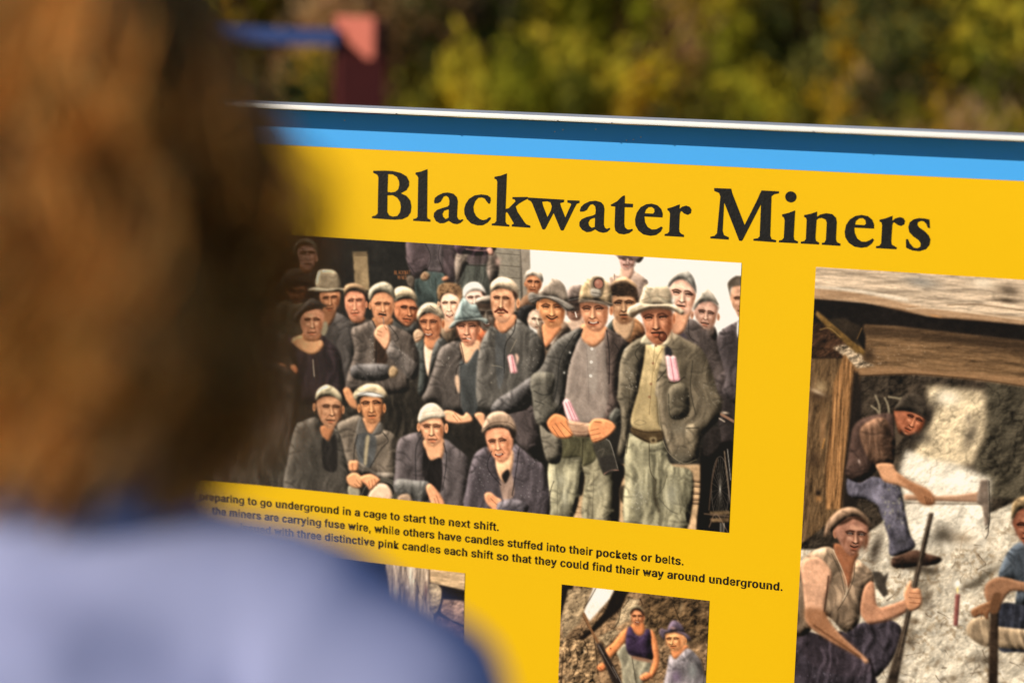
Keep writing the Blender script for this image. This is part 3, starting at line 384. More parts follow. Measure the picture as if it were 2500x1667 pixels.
    T('C'); J([(-420,-60),(300,-60),(330,500),(260,1200),(-420,1200)],(70,64,58)); pg([(-100,560),(220,600),(200,1100),(-300,1100)],(66,60,53),fd=.4,em=.4); S([(790,130),(860,115),(940,290),(930,320),(850,270)],(206,140,96))
    p.fig('crouching miner in a plain skull cap'); J([(320,490),(400,430),(540,395),(600,560),(705,495),(795,600),(852,900),(860,1150),(600,1180),(230,1140),(250,800)],(78,76,70)); S([(575,480),(700,480),(665,610),(640,630),(585,570)],(186,122,82)); pg([(590,600),(650,630),(720,560),(730,900),(600,880)],(46,42,40),fd=.3)
    F([(528,240),(600,188),(700,188),(772,240),(768,340),(742,432),(690,502),(630,492),(568,410),(538,320)],(622,288),(722,292),(682,362),(668,418),40,(214,150,104),ears=[(506,290,18,46),(790,315,16,44)]); K([(517,220),(543,130),(620,78),(700,98),(770,168),(788,248),(700,192),(600,187),(538,220)],(176,160,130))
    p.fig('crouching miner in a flat cap with a shiny pale peak'); J([(730,470),(830,408),(962,378),(1060,560),(1182,515),(1312,590),(1325,850),(1285,1025),(1100,962),(900,962),(848,900),(775,600)],(98,92,82)); S([(985,400),(1150,400),(1120,500),(1062,565),(1000,480)],(218,152,106)); pg([(930,470),(972,388),(1052,565),(1152,438),(1178,540),(1062,575),(930,565)],(104,98,92),em=.6,er=14); pg([(920,575),(1110,580),(1080,860),(960,850)],(92,92,92),fd=.3); pg([(1015,590),(1050,580),(1035,720),(1020,850),(995,840)],(168,152,122),nz=.1); st([(930,560),(900,700),(890,900)],9,(46,42,38),.8); st([(1180,540),(1230,620),(1160,700),(1050,880)],9,(46,42,38),.8)
    F([(962,215),(1040,188),(1150,198),(1172,260),(1162,360),(1132,432),(1080,457),(1020,432),(980,350)],(1010,258),(1118,252),(1067,330),(1072,375),34,(226,148,96),brow=1.3,ears=[(945,302,18,46),(1192,300,18,48)]); K([(893,165),(940,110),(1040,66),(1150,83),(1217,150),(1218,215),(1150,192),(1000,182),(940,224),(900,205)],(190,168,134)); pg([(918,178),(970,148),(1050,145),(1130,160),(1198,185),(1100,192),(1000,175)],(212,212,210)); st([(915,180),(1050,142),(1200,184)],5,(70,58,48),.8)
    J([(930,820),(1060,900),(1130,930),(1290,940),(1270,1025),(1060,960),(950,900)],(100,96,88)); S([(1040,1150),(1120,1045),(1230,1058),(1270,1190),(1060,1190)],(226,186,156)); 
    for rr in (1.0,.88,.76): st([(1190+140*rr*math.cos(t),1110+125*rr*math.sin(t)) for t in np.linspace(-1.9,1.6,14)],9,(118,112,100),.9); 
    st([(1080,990),(1000,1080),(970,1150)],8,(126,118,104),.8); pg([(850,1060),(940,1080),(955,1160),(850,1150)],(160,150,128),em=.5)
    p.hand([(850,828),(900,815),(940,826),(934,912),(860,914)],[((880,840),(885,905))],(222,150,104)); p.hand([(828,975),(900,932),(972,970),(982,1060),(960,1085),(900,1082),(848,1050)],[((920,1000),(970,1060)),((900,1040),(950,1075))],(226,158,110)); p.hand([(955,985),(1060,946),(1152,1000),(1130,1040),(1060,1105),(1030,1070)],[((1070,1000),(1080,1085)),((1095,990),(1120,1060)),((1040,1010),(1050,1080))],(238,158,110))
    p.fig('crouching miner in a white head bandana'); J([(1320,650),(1400,570),(1552,548),(1602,700),(1612,1020),(1740,1000),(1765,618),(1902,690),(2004,780),(2016,900),(1985,1270),(1780,1260),(1600,1230),(1310,1130),(1300,900)],(84,80,82)); S([(1588,610),(1770,600),(1755,800),(1640,815),(1588,700)],(222,160,118)); pg([(1585,690),(1640,815),(1752,800),(1745,1120),(1600,1040)],(36,32,32),fd=.4)
    F([(1545,450),(1640,400),(1752,398),(1778,470),(1768,560),(1742,632),(1670,674),(1608,632),(1566,550)],(1605,482),(1707,482),(1652,556),(1662,606),40,(232,160,112),dk=1.2,hl=1.3,ears=[(1528,485,20,46),(1797,495,20,50)]); pg([(1522,420),(1550,320),(1622,260),(1700,263),(1772,330),(1786,398),(1650,402),(1550,444)],(226,208,184),em=.5,nz=.08,fd=.1,er=24); [st([(1540,y),(1660,y-22),(1780,y-30)],5,(176,152,126),.55) for y in (350,385,420)]; pg([(1750,395),(1785,395),(1790,450),(1770,450)],(60,44,34))
    st([(1560,560),(1500,700),(1500,1000)],10,(42,40,42),.75); st([(1770,640),(1800,800),(1760,1100)],10,(42,40,42),.75); J([(1310,1000),(1500,1010),(1640,1035),(1600,1215),(1330,1140)],(94,96,94)); S([(1330,1165),(1390,1140),(1445,1150),(1465,1240),(1330,1230)],(170,140,116)); p.hand([(1605,1070),(1645,1042),(1700,1090),(1762,1180),(1785,1260),(1680,1260),(1620,1150)],[((1700,1150),(1730,1240)),((1680,1180),(1700,1240))],(230,156,112))
    p.fig('crouching miner with an open-mouthed smile and a rolled cap'); J([(1995,1070),(2060,790),(2140,700),(2222,688),(2302,820),(2370,1050),(2450,676),(2525,690),(2655,800),(2765,905),(2785,1400),(2340,1360),(1990,1300)],(82,78,84)); S([(2290,780),(2450,720),(2432,950),(2382,1045),(2306,950)],(240,182,138)); pg([(2340,960),(2400,900),(2420,960),(2380,1040)],(38,34,34)); pg([(2320,1010),(2380,1040),(2440,950),(2460,1150),(2360,1200)],(158,130,116),fd=.2)
    F([(2182,540),(2260,492),(2340,488),(2432,540),(2454,620),(2432,742),(2390,812),(2330,838),(2268,790),(2208,680)],(2245,628),(2347,618),(2302,698),(2312,748),44,(236,158,108),teeth=1,smile=1,hl=1.2); K([(2148,515),(2180,420),(2240,350),(2352,336),(2432,390),(2480,480),(2478,545),(2420,502),(2340,490),(2240,502),(2158,545)],(162,134,112)); st([(2160,500),(2260,440),(2400,440),(2475,490)],9,(98,78,64),.7); pg([(2415,500),(2478,540),(2470,590),(2440,590)],(46,34,28))
    st([(2240,720),(2200,880),(2330,1050)],10,(42,38,42),.7); st([(2510,690),(2480,900),(2440,1150)],10,(42,38,42),.75); p.specks(2030,800,2230,1180,46,(205,205,205)); p.specks(2500,780,2740,1200,36,(205,205,205)); p.hand([(2175,1145),(2230,1125),(2290,1170),(2345,1210),(2310,1320),(2200,1240)],[((2230,1180),(2290,1240))],(230,156,112)); J([(2300,1230),(2450,1190),(2600,1240),(2560,1330),(2330,1340)],(84,82,88))
    return p
def rect_of(tl,tr,bl_):
    u0,v0=board(*tl); u1,v1=board(*tr); u2,v2=board(*bl_)
    return (u0+u2)/2,(v0+v1)/2,u1,v2
def rough(p,pts,col,seed,cell=16,amt=.5,ax=1,ay=1,a=1.0,soft=6,rel=1.0):
    "stone or weathered timber: a patch with its own relief, lit from the upper left, and dark seams"
    n=noise(p.h,p.w,cell,seed,5,ax,ay); gy,gx=np.gradient(n); sh=(gx+gy*1.2); sh=sh/(sh.std()+1e-6)
    rid=1-np.abs(noise(p.h,p.w,cell*1.7,seed+7,4,ax,ay))*3.2; crack=np.clip(rid-.55,0,1)*2
    f=1+amt*(.42*n+.30*rel*np.clip(sh,-2.2,2.2)-.75*rel*crack)
    p.pg(pts,col,a=a,soft=soft,own=False,tx=((f-1)[...,None]*C(col)),smooth=False)
def paint_underground():
    p=Print(*rect_of((1991.5,652.5),(2720,694),(1928,1860)),(176,162,140),seed=31)
    T=p.tile; pg,st,bl=p.pg,p.st,p.bl; F=p.face; J=p.coat; K=p.cap; S=p.skin
    T('F'); big=[(-200,-2000),(4500,-2000),(4500,5000),(-200,5000)]
    rough(p,big,(204,192,172),41,22,.24)
    n=np.clip(noise(p.h,p.w,5,43,4)*2.2-.2,0,1)*np.clip(noise(p.h,p.w,40,44,2)*1.2+.5,0,1)
    p.img=p.img*(1-.45*n[...,None])+C((126,98,66))*.45*n[...,None]
    T('E'); rough(p,[(200,0),(3600,0),(3600,2000),(2352,2300),(1900,2500),(1300,2300),(600,2800),(0,2800)],(64,55,46),45,18,.5)
    T('F'); rough(p,[(1990,-300),(3600,-300),(3600,1060),(2352,1040),(2030,1020),(1960,800),(1840,720),(1960,420)],(80,73,60),46,20,.42,soft=30)
    rough(p,[(1400,-80),(1975,-20),(1985,200),(1965,420),(1840,700),(1500,740),(1240,660),(1330,450),(1450,260)],(210,188,152),47,14,.26,soft=50); bl(1600,40,130,80,(244,234,214),.7); bl(1830,400,60,140,(96,86,74),.75,18); bl(1810,240,30,60,(100,90,80),.6); bl(1420,200,60,160,(50,44,40),.8,20); bl(1330,420,120,80,(66,60,54),.7)
    rough(p,[(1200,540),(1420,640),(1700,690),(2030,830),(2000,1100),(1990,1500),(1280,1520),(1180,1060),(1120,800)],(230,219,200),48,20,.2,soft=40); bl(1700,850,180,60,(250,246,236),.6)
    for x0,y0,x1,y1 in ((900,20,940,200),(990,40,1030,210),(1030,30,1150,50),(1150,40,1090,150),(860,120,930,190)): st([(x0,y0),((x0+x1)/2+14,(y0+y1)/2),(x1,y1)],20,(158,144,118),.75,soft=6)
    T('G'); bl(1560,120,130,130,(66,58,48),.85,30); bl(1760,150,130,70,(128,106,80),.6); bl(1600,240,70,40,(232,222,204),.7,60); bl(1420,480,110,60,(70,62,50),.7,-10); bl(1330,600,110,60,(84,74,60),.6); bl(1960,520,220,50,(78,70,58),.75,-40); bl(1840,610,120,40,(84,74,60),.6,-20); bl(1250,1170,60,60,(74,62,50),.7)
    for i in range(150): bl(1000+1700*p.rg.rand(),300+1500*p.rg.rand(),20+40*p.rg.rand(),10+22*p.rg.rand(),((246,240,230),(146,118,82),(92,76,58))[i%3],.4,180*p.rg.rand())
    st([(2000,-60),(2000,90),(1975,150)],9,(40,34,30),.8); st([(1720,290),(1760,120),(1860,40)],6,(150,120,90),.6)
    for i in range(46):
        x=900+1500*p.rg.rand(); y=200+1300*p.rg.rand(); a_=p.rg.uniform(-1.2,1.2); l_=p.rg.uniform(40,150); st([(x,y),(x+l_*.5*math.cos(a_)+p.rg.uniform(-20,20),y+l_*.5*math.sin(a_)),(x+l_*math.cos(a_),y+l_*math.sin(a_))],p.rg.uniform(5,13),(72,56,40),.62,soft=4,w2=2)
    for i in range(26): bl(950+1500*p.rg.rand(),560+1000*p.rg.rand(),p.rg.uniform(30,80),p.rg.uniform(16,40),(112,92,68),.55,p.rg.uniform(-70,70))
    # timbers
    T('E'); rough(p,[(250,880),(640,930),(760,1100),(640,2400),(100,2800),(100,1400)],(112,86,58),49,12,.28,ax=.45,ay=2.2,soft=4)
    pg([(300,340),(800,395),(1400,520),(2352,600),(3600,720),(3600,900),(2352,790),(1100,625),(780,610),(620,930),(280,940)],(32,27,25),nz=.3,own=False,smooth=False,soft=8); rough(p,[(290,560),(470,650),(640,800),(600,930),(275,930)],(72,50,36),50,14,.5)
    rough(p,[(790,606),(1100,622),(2352,765),(3600,900),(3600,1420),(2352,1210),(1900,1140),(1300,1092),(715,1104),(640,1010),(600,905),(760,850)],(126,96,66),51,13,.26,ax=3.6,ay=.5,soft=5); pg([(790,610),(2352,765),(3600,900),(3600,1060),(2352,900),(1300,740),(800,720)],(44,34,26),a=.62,soft=60,own=False); pg([(720,1040),(1300,1040),(2352,1130),(3600,1300),(3600,1400),(2352,1210),(1300,1092),(720,1100)],(176,132,92),a=.6,soft=22,own=False)
    p.specks(820,800,1400,1000,60,(206,176,146),6); st([(715,1104),(1300,1090),(1900,1140),(2352,1205)],8,(60,42,28),.7)
    rough(p,[(600,800),(760,850),(790,960),(900,1010),(720,1030),(650,960),(480,830)],(168,146,120),52,7,.6); bl(830,900,70,80,(58,44,32),.8)
    pg([(330,470),(440,560),(800,862),(795,905),(715,885),(430,640),(318,520)],(122,92,48),em=.5,nz=.3,fd=.3,smooth=False,own=False); pg([(440,560),(600,540),(770,640),(720,740),(740,820)],(58,48,38),nz=.2,own=False,smooth=False); pg([(718,745),(766,635),(806,720),(798,868)],(30,26,24),smooth=False,own=False); st([(765,640),(720,745)],10,(140,104,58),.7); st([(360,655),(450,640),(560,730)],9,(170,136,80),.7)
    rough(p,[(250,20),(2352,130),(3600,200),(3600,760),(2352,606),(1900,560),(1400,524),(1150,455),(800,396),(300,352)],(196,172,146),53,14,.24,ax=3.8,ay=.55,soft=4); pg([(300,250),(800,310),(1400,440),(2352,545),(3600,690),(3600,740),(2352,610),(1400,524),(800,396),(300,352)],(158,112,72),a=.55,soft=14,own=False); st([(310,240),(700,275),(1200,360)],22,(238,224,204),.7,soft=14); bl(1350,190,180,60,(140,140,138),.6,6); bl(2200,270,130,60,(76,64,52),.75,6); bl(2180,370,120,26,(66,54,42),.8,4); bl(1950,200,120,60,(226,210,186),.7); st([(1600,415),(1900,410),(2350,470)],10,(92,68,44),.6); st([(1200,450),(1500,450),(2352,560)],8,(228,210,184),.6); bl(1480,520,70,14,(196,140,88),.8,8)
    T('F'); rough(p,[(492,-100),(600,-390),(726,-210),(690,0),(650,380),(600,720),(560,1130),(420,1130),(415,700),(468,250)],(158,112,68),54,9,.3,ax=.3,ay=5,soft=3); st([(720,-200),(688,20),(650,380),(600,720),(562,1110)],9,(70,44,24),.75); st([(470,250),(420,700),(400,1000)],12,(66,46,30),.7,soft=8)
    bl(360,-60,70,80,(188,160,118),.7); bl(340,20,100,50,(74,54,38),.8); bl(330,-20,80,24,(206,180,150),.6,20); bl(385,350,30,180,(176,128,84),.6); bl(340,970,30,34,(36,28,24),.9); bl(345,1020,34,36,(176,122,70),.7); bl(300,640,70,90,(70,52,38),.7); st([(400,440),(380,530)],14,(190,130,60),.6); pg([(690,-200),(640,300),(580,1110),(720,1110),(760,400),(760,-100)],(38,32,29),soft=24,a=.9,own=False)
    T('G'); bl(1300,440,260,40,(60,50,40),.7); bl(900,260,60,200,(54,44,36),.75,12); bl(2000,1330,160,60,(70,58,46),.6); bl(1100,1350,90,200,(80,66,52),.55,20); bl(1240,1060,40,160,(90,76,60),.5,10); T('F')
    # seated man with the axe
    p.fig('seated miner with an axe on his knee under a dark hat')
    pg([(628,825),(760,862),(880,808),(1120,885),(1172,1050),(1232,1350),(1290,1490),(1150,1580),(1040,1570),(1030,1400),(940,1150),(915,1090),(800,1032),(640,1000)],(98,94,108),em=.6,fd=.4,nz=.35,er=30,ed=.4); p.specks(960,900,1180,1300,40,(170,166,140),14,.5); bl(1130,1180,30,50,(44,42,46),.7); bl(1160,1440,80,60,(60,58,62),.6); T('G'); J([(1068,345),(1180,300),(1290,265),(1400,300),(1545,345),(1500,402),(1330,425),(1085,436)],(58,44,36)); T('F')
    pg([(1178,985),(1500,998),(1700,990),(1900,958),(1935,960),(1935,1066),(1700,1056),(1480,1050),(1185,1042)],(172,132,104),em=.5,er=12,smooth=False); pg([(1928,838),(2002,838),(2012,1250),(1972,1310),(1945,1100),(1890,1060),(1900,960)],(122,106,94),em=.4,nz=.2,smooth=False); st([(2008,850),(2014,1240),(1975,1320)],9,(44,38,34),.8); st([(1200,1062),(1500,1070),(1920,1076)],14,(70,56,46),.6,soft=10)
    J([(630,650),(650,480),(700,300),(850,218),(1085,205),(1165,420),(1095,500),(1065,690),(910,690),(900,765),(740,865),(615,795)],(70,56,50),ed=.45); J([(745,385),(850,262),(1000,248),(1066,450),(1056,690),(860,665)],(98,76,60),fd=.45); st([(1080,220),(1090,420),(1200,400)],9,(40,32,28),.8); pg([(1090,240),(1130,380),(1180,420),(1100,500)],(92,78,64)); bl(740,660,14,26,(196,172,160),.7,-20)
    S([(912,690),(1062,685),(1112,762),(1250,860),(1425,942),(1484,1050),(1430,1092),(1340,1062),(1265,965),(1130,900),(990,860),(940,780)],(206,148,108)); pg([(1100,780),(1425,942),(1484,1050),(1430,1092),(1340,1062),(1265,965)],(128,82,52),a=.6,soft=30,own=False); [st([(1380+18*i,1000+8*i),(1400+14*i,1075)],6,(80,48,30),.7) for i in range(4)]
    S([(1085,160),(1150,160),(1150,390),(1110,320)],(150,88,58)); F([(1098,162),(1250,176),(1372,232),(1345,322),(1290,380),(1232,404),(1180,385),(1125,300)],(1240,222),(1325,258),(1250,310),(1215,345),26,(182,104,68),hl=1.5,dk=1.2,ears=[(1115,190,20,34)])
    K([(1085,160),(1120,98),(1180,20),(1300,-4),(1385,80),(1398,225),(1300,190),(1200,168)],(64,56,48),nz=.4); st([(1070,155),(1250,172),(1420,258)],9,(44,38,34),.9)
    # man in a sleeveless vest
    p.fig('miner in a sleeveless vest gripping a steel bar'); T('G')
    pg([(600,1062),(720,990),(950,948),(1080,960),(1162,1060),(1100,1265),(960,1465),(860,1500),(780,1300)],(60,54,62),em=.6,fd=.6,nz=.2,er=36,cr=1); pg([(125,1095),(250,1068),(450,1165),(760,1330),(862,1420),(860,1700),(60,1900),(90,1500)],(58,52,60),em=.6,fd=.6,nz=.2,er=36,cr=1); st([(840,1340),(880,1480),(860,1600)],30,(24,20,24),.8,soft=12); p.specks(130,1200,800,1560,50,(140,132,150),10,.5)
    pg([(120,1090),(250,1066),(420,1100),(600,1062),(760,1250),(862,1420),(700,1500),(300,1400)],(62,54,62),fd=.5,nz=.25); J([(175,410),(280,285),(480,248),(610,500),(700,395),(722,358),(862,470),(884,582),(800,640),(752,900),(720,1000),(600,1064),(430,910),(300,1000),(250,1070),(125,1085),(150,700)],(128,112,92),fd=.5); S([(510,200),(720,290),(700,400),(635,640),(570,440),(510,320)],(150,94,64)); st([(485,260),(600,520),(620,660),(580,760)],10,(220,200,172),.6); st([(700,400),(680,560),(610,720),(530,850)],8,(60,50,40),.7); st([(470,300),(560,500),(600,700)],7,(70,60,48),.7)
    S([(172,470),(200,370),(280,335),(370,348),(472,480),(448,640),(405,860),(520,1050),(800,1310),(836,1350),(800,1372),(728,1300),(450,1150),(240,990),(212,820),(190,600)],(206,154,122)); pg([(212,840),(405,860),(520,1050),(836,1350),(728,1300),(450,1150),(240,990)],(128,78,44),a=.6,soft=30,own=False); st([(440,520),(420,720),(400,860)],12,(60,40,30),.8,soft=8); st([(300,1000),(520,1150),(740,1300)],12,(70,42,26),.6,soft=14)
    S([(795,630),(882,580),(922,812),(1050,800),(1200,755),(1215,852),(1050,942),(860,985),(800,960),(752,850)],(186,130,98)); st([(850,985),(1050,945),(1200,860)],12,(80,48,32),.6,soft=12)
    T('F'); p.cur+=0; pg([(1425,1165),(1472,1165),(1385,1550),(1290,1960),(1180,2480),(1110,2850),(1000,2850),(1190,2200),(1300,1700)],(70,59,50),em=.6,nz=.35,er=10,smooth=False); st([(1440,1180),(1345,1560),(1240,2060),(1120,2560)],8,(128,110,92),.5); T('G'); bl(1390,760,60,120,(84,72,60),.6)
    p.hand([(1182,680),(1250,560),(1262,640),(1335,648),(1356,780),(1292,852),(1215,842)],[((1230,680),(1330,685)),((1225,725),(1345,735)),((1235,775),(1345,785))],(196,136,98))
    F([(498,60),(560,-20),(680,-70),(800,-40),(832,40),(815,130),(760,240),(690,318),(630,305),(560,210),(520,130)],(650,102),(765,112),(705,185),(690,232),34,(178,120,90),dk=1.2,hl=1.2,ears=[(508,90,24,58)],stub=.5,smile=.6); [bl(x,y,17,12,(190,176,164),.6) or bl(x,y,8,9,(50,44,44),.9) for x,y in ((652,100),(766,110))]
    T('F'); K([(405,1400),(430,1260),(540,1140),(680,1108),(800,1180),(856,1275),(840,1300),(760,1215),(650,1205),(540,1280),(480,1340)],(136,108,86)); pg([(530,1290),(650,1212),(770,1215),(830,1290),(700,1225),(620,1262)],(50,34,24),a=.85,soft=4,own=False)
    p.cur=0; T('G'); pg([(868,470),(950,480),(985,522),(1032,478),(1002,600),(1026,700),(982,732),(908,620)],(78,70,62),nz=.2,smooth=False); 
    pg([(1684,692),(1726,700),(1702,1006),(1664,1002)],(140,80,74),em=.5,er=8,smooth=False); st([(1718,700),(1696,1000)],7,(86,46,46),.7); bl(1700,600,40,44,(255,250,236),.8); bl(1700,650,10,34,(255,222,120),.9); bl(1698,580,14,26,(255,252,244),.9)
    # man at the right, cut off
    p.fig('crouching miner in a blue shirt at the right edge'); pg([(2095,820),(2352,790),(2900,800),(2900,1350),(2352,1265),(2100,1225)],(48,50,60),fd=.5,nz=.3); pg([(1788,1055),(1850,940),(2012,918),(2060,1000),(2352,1040),(2900,1100),(2900,1290),(2352,1240),(2000,1205),(1880,1165)],(150,128,102),em=.6,fd=.4,nz=.15,er=30)
    J([(2105,530),(2200,280),(2352,178),(2700,170),(2900,500),(2900,820),(2352,800),(2270,780),(2280,580)],(64,74,84)); S([(1975,610),(2120,528),(2352,578),(2800,640),(2800,740),(2352,672),(2210,682),(2115,805),(1990,770)],(146,104,76)); p.hand([(1836,855),(1980,780),(2105,755),(2112,855),(2020,872),(2000,945),(1940,900),(1870,925)],[((1940,850),(1930,930)),((2000,850),(1985,930)),((1890,850),(1880,900))],(128,88,60))
    pg([(2020,860),(2104,848),(2094,1600),(2090,2300),(1995,2300),(2004,1560)],(58,46,37),em=.6,nz=.3,er=12,smooth=False); pg([(2050,700),(2130,690),(2110,800),(2090,880),(2020,870)],(110,76,52))
    T('F'); F([(2240,1250),(2300,1130),(2450,1130),(2520,1250),(2480,1400),(2400,1490),(2320,1430),(2270,1340)],(2320,1280),(2430,1280),(2370,1350),(2370,1410),34,(166,98,70)); K([(2228,1190),(2250,1060),(2360,1000),(2500,1040),(2540,1160),(2420,1110),(2300,1140),(2240,1230)],(126,104,74))
    return p
def paint_pair():
    p=Print(*rect_of((1370.75,1424.25),(1732.5,1465),(1358,1800)),(140,110,80),seed=61)
    T=p.tile; T('H'); pg,st,bl=p.pg,p.st,p.bl; F=p.face; J=p.coat; K=p.cap; S=p.skin
    rough(p,[(0,-200),(2200,-200),(2200,2000),(0,2000)],(140,110,80),62,14,.55); rough(p,[(1080,150),(1800,200),(1800,700),(1200,640),(1090,420)],(98,76,52),63,12,.65,soft=40); rough(p,[(240,600),(600,640),(640,1100),(600,1600),(200,1600)],(150,120,86),64,9,.8,soft=30)
    pg([(240,60),(400,110),(330,260),(270,430),(240,430)],(28,24,20),soft=14,own=False); pg([(600,120),(820,140),(740,260),(560,460),(500,370)],(240,230,220),smooth=False,nz=.1,own=False,soft=6); pg([(805,150),(935,170),(870,330),(600,565),(500,640),(430,640),(560,540),(700,380)],(32,24,18),smooth=False,own=False,soft=8); rough(p,[(930,240),(1050,250),(950,450),(800,530),(850,380)],(188,162,126),65,8,.35,soft=8); rough(p,[(350,150),(590,140),(520,300),(470,470),(300,640),(280,450)],(168,142,108),66,9,.4,soft=8); rough(p,[(640,620),(780,540),(860,560),(720,700)],(160,136,104),67,6,.4)
    for q in (((860,340),(840,450),(800,520)),((300,760),(290,900),(280,1060)),((350,700),(370,800),(330,860)),((500,640),(540,760),(500,840)),((940,250),(880,330)),((600,620),(620,760),(640,980)),((420,720),(440,850),(400,980)),((1360,260),(1440,460)),((620,130),(560,240),(500,330)),((330,640),(440,600),(520,620)),((1050,240),(1070,300),(1040,320))): st(q,9,(44,32,22),.75)
    for i in range(60): bl(280+1450*p.rg.rand(),620+500*p.rg.rand(),10+14*p.rg.rand(),6+8*p.rg.rand(),((206,182,148),(70,52,36))[i%2],.45,180*p.rg.rand())
    bl(1450,330,26,70,(160,134,100),.6,8); bl(1560,640,60,90,(40,30,22),.7); bl(1590,640,80,20,(170,138,98),.6,-35)
    p.fig('young miner in a dark vest top seated beside a rock drill'); pg([(825,770),(850,705),(920,690),(972,800),(1165,838),(1172,950),(1090,1060),(1040,1240),(900,1240),(868,900)],(146,138,116),em=.7,fd=.4,nz=.2,er=24); st([(970,810),(990,930),(1010,1060)],10,(66,60,48),.7)
    S([(935,530),(880,558),(780,680),(715,742),(738,815),(772,812),(905,660)],(232,140,80)); S([(1148,556),(1202,600),(1238,800),(1222,930),(1160,1020),(1140,980),(1172,830)],(226,136,80)); S([(985,480),(1075,470),(1100,560),(1050,610),(960,540)],(224,132,76)); J([(932,530),(968,518),(1000,580),(1050,606),(1092,580),(1105,542),(1150,550),(1162,700),(1168,838),(970,800),(912,690)],(56,44,70)); bl(760,722,10,8,(40,20,20),.8); p.hand([(632,910),(680,868),(724,905),(690,950),(650,945)],[((650,905),(680,935))],(214,122,70)); p.hand([(1050,1005),(1120,960),(1165,1000),(1090,1046)],[((1080,1000),(1100,1030))],(216,126,76)); pg([(990,800),(1165,838),(1165,866),(985,830)],(150,110,86))
    F([(962,385),(1000,338),(1060,345),(1090,400),(1072,470),(1030,506),(985,482)],(992,410),(1050,410),(1018,442),(1022,466),20,(240,150,92),teeth=1,ears=[(1086,425,9,22)]); pg([(958,400),(962,360),(1000,332),(1060,338),(1090,385),(1082,420),(1060,370),(1000,352)],(44,30,24)); K([(954,360),(960,320),(1010,305),(1062,322),(1086,372),(1050,338),(1000,332)],(168,150,118))
    p.fig('older miner in a felt hat with turned-up brim and grey undershirt'); S([(1370,720),(1500,690),(1510,740),(1400,835),(1360,780)],(226,138,84)); J([(1290,1240),(1320,900),(1345,790),(1400,832),(1510,728),(1602,790),(1662,900),(1690,1240)],(112,110,116),fd=.4,nz=.2); st([(1375,850),(1350,960),(1345,1100)],8,(170,160,168),.7); bl(1560,940,60,110,(140,146,144),.6); bl(1400,1000,60,80,(110,86,120),.6); st([(1650,830),(1675,950),(1670,1068)],9,(70,60,52),.8)
    F([(1300,592),(1380,565),(1485,580),(1492,680),(1442,742),(1370,752),(1328,700),(1303,640)],(1332,632),(1402,630),(1352,675),(1372,702),26,(240,146,88),ears=[(1492,645,14,34)],hl=1.2,dk=1.1); K([(1318,565),(1350,470),(1400,454),(1462,500),(1485,575),(1400,560)],(94,80,96)); bl(1370,525,36,18,(186,140,136),.7); K([(1240,575),(1258,530),(1340,556),(1480,570),(1545,622),(1530,655),(1480,602),(1380,566),(1300,580),(1292,640),(1252,604)],(92,78,92),er=10)
    p.cur=0; st([(500,385),(560,520),(640,672)],26,(138,96,62),.95); st([(486,400),(545,520)],8,(80,54,34),.8); pg([(618,682),(668,668),(720,760),(800,900),(960,1240),(860,1240),(690,840)],(50,40,36),em=.7,er=14,smooth=False); st([(650,700),(700,800),(820,1010)],8,(150,140,132),.6); st([(780,900),(870,1068)],7,(190,184,176),.6); st([(640,690),(690,780)],16,(112,100,92),.7); st([(1060,1070),(1160,1040),(1180,1030)],12,(150,110,70),.8)
    return p
def paint_drive():
    p=Print(*rect_of((640,1343),(1135.6,1397.3),(630,1820)),(60,54,56),seed=81)
    T=p.tile; T('I'); pg,st,bl=p.pg,p.st,p.bl
    pg([(-2000,-400),(388,100),(430,560),(460,2500),(-2000,2500)],(34,34,42),nz=.3,smooth=False)
    rough(p,[(385,150),(700,150),(900,190),(905,700),(960,780),(900,2400),(450,2400),(430,560)],(184,160,138),83,14,.42,ax=.5,ay=3.2); rough(p,[(640,150),(720,150),(720,500),(690,560)],(226,208,186),84,8,.2,ax=.4,ay=3); bl(860,480,26,120,(104,70,66),.7); bl(640,440,26,40,(226,210,206),.7)
    rough(p,[(900,180),(1400,240),(1400,500),(1310,480),(1000,410),(905,390)],(206,170,128),85,10,.22,ax=3,ay=.5); pg([(905,395),(1010,415),(1310,480),(1400,500),(1400,640),(1305,600),(1060,570),(1040,470)],(40,32,26),smooth=False,soft=6); rough(p,[(905,400),(1000,410),(1052,470),(1040,600),(1000,720),(960,770),(905,700)],(196,170,138),86,7,.3); rough(p,[(1060,590),(1310,605),(1400,640),(1400,930),(1300,890),(1170,840),(1030,740)],(176,140,124),87,9,.35); rough(p,[(1000,780),(1170,850),(1300,905),(1400,960),(1400,2400),(900,2400),(940,900)],(150,116,118),88,10,.35)
    st([(1052,470),(1042,600),(1005,720),(950,790)],14,(50,42,40),.8); st([(1170,845),(1300,898)],16,(54,44,44),.85); st([(902,190),(905,400)],14,(90,68,54),.7)
    return p
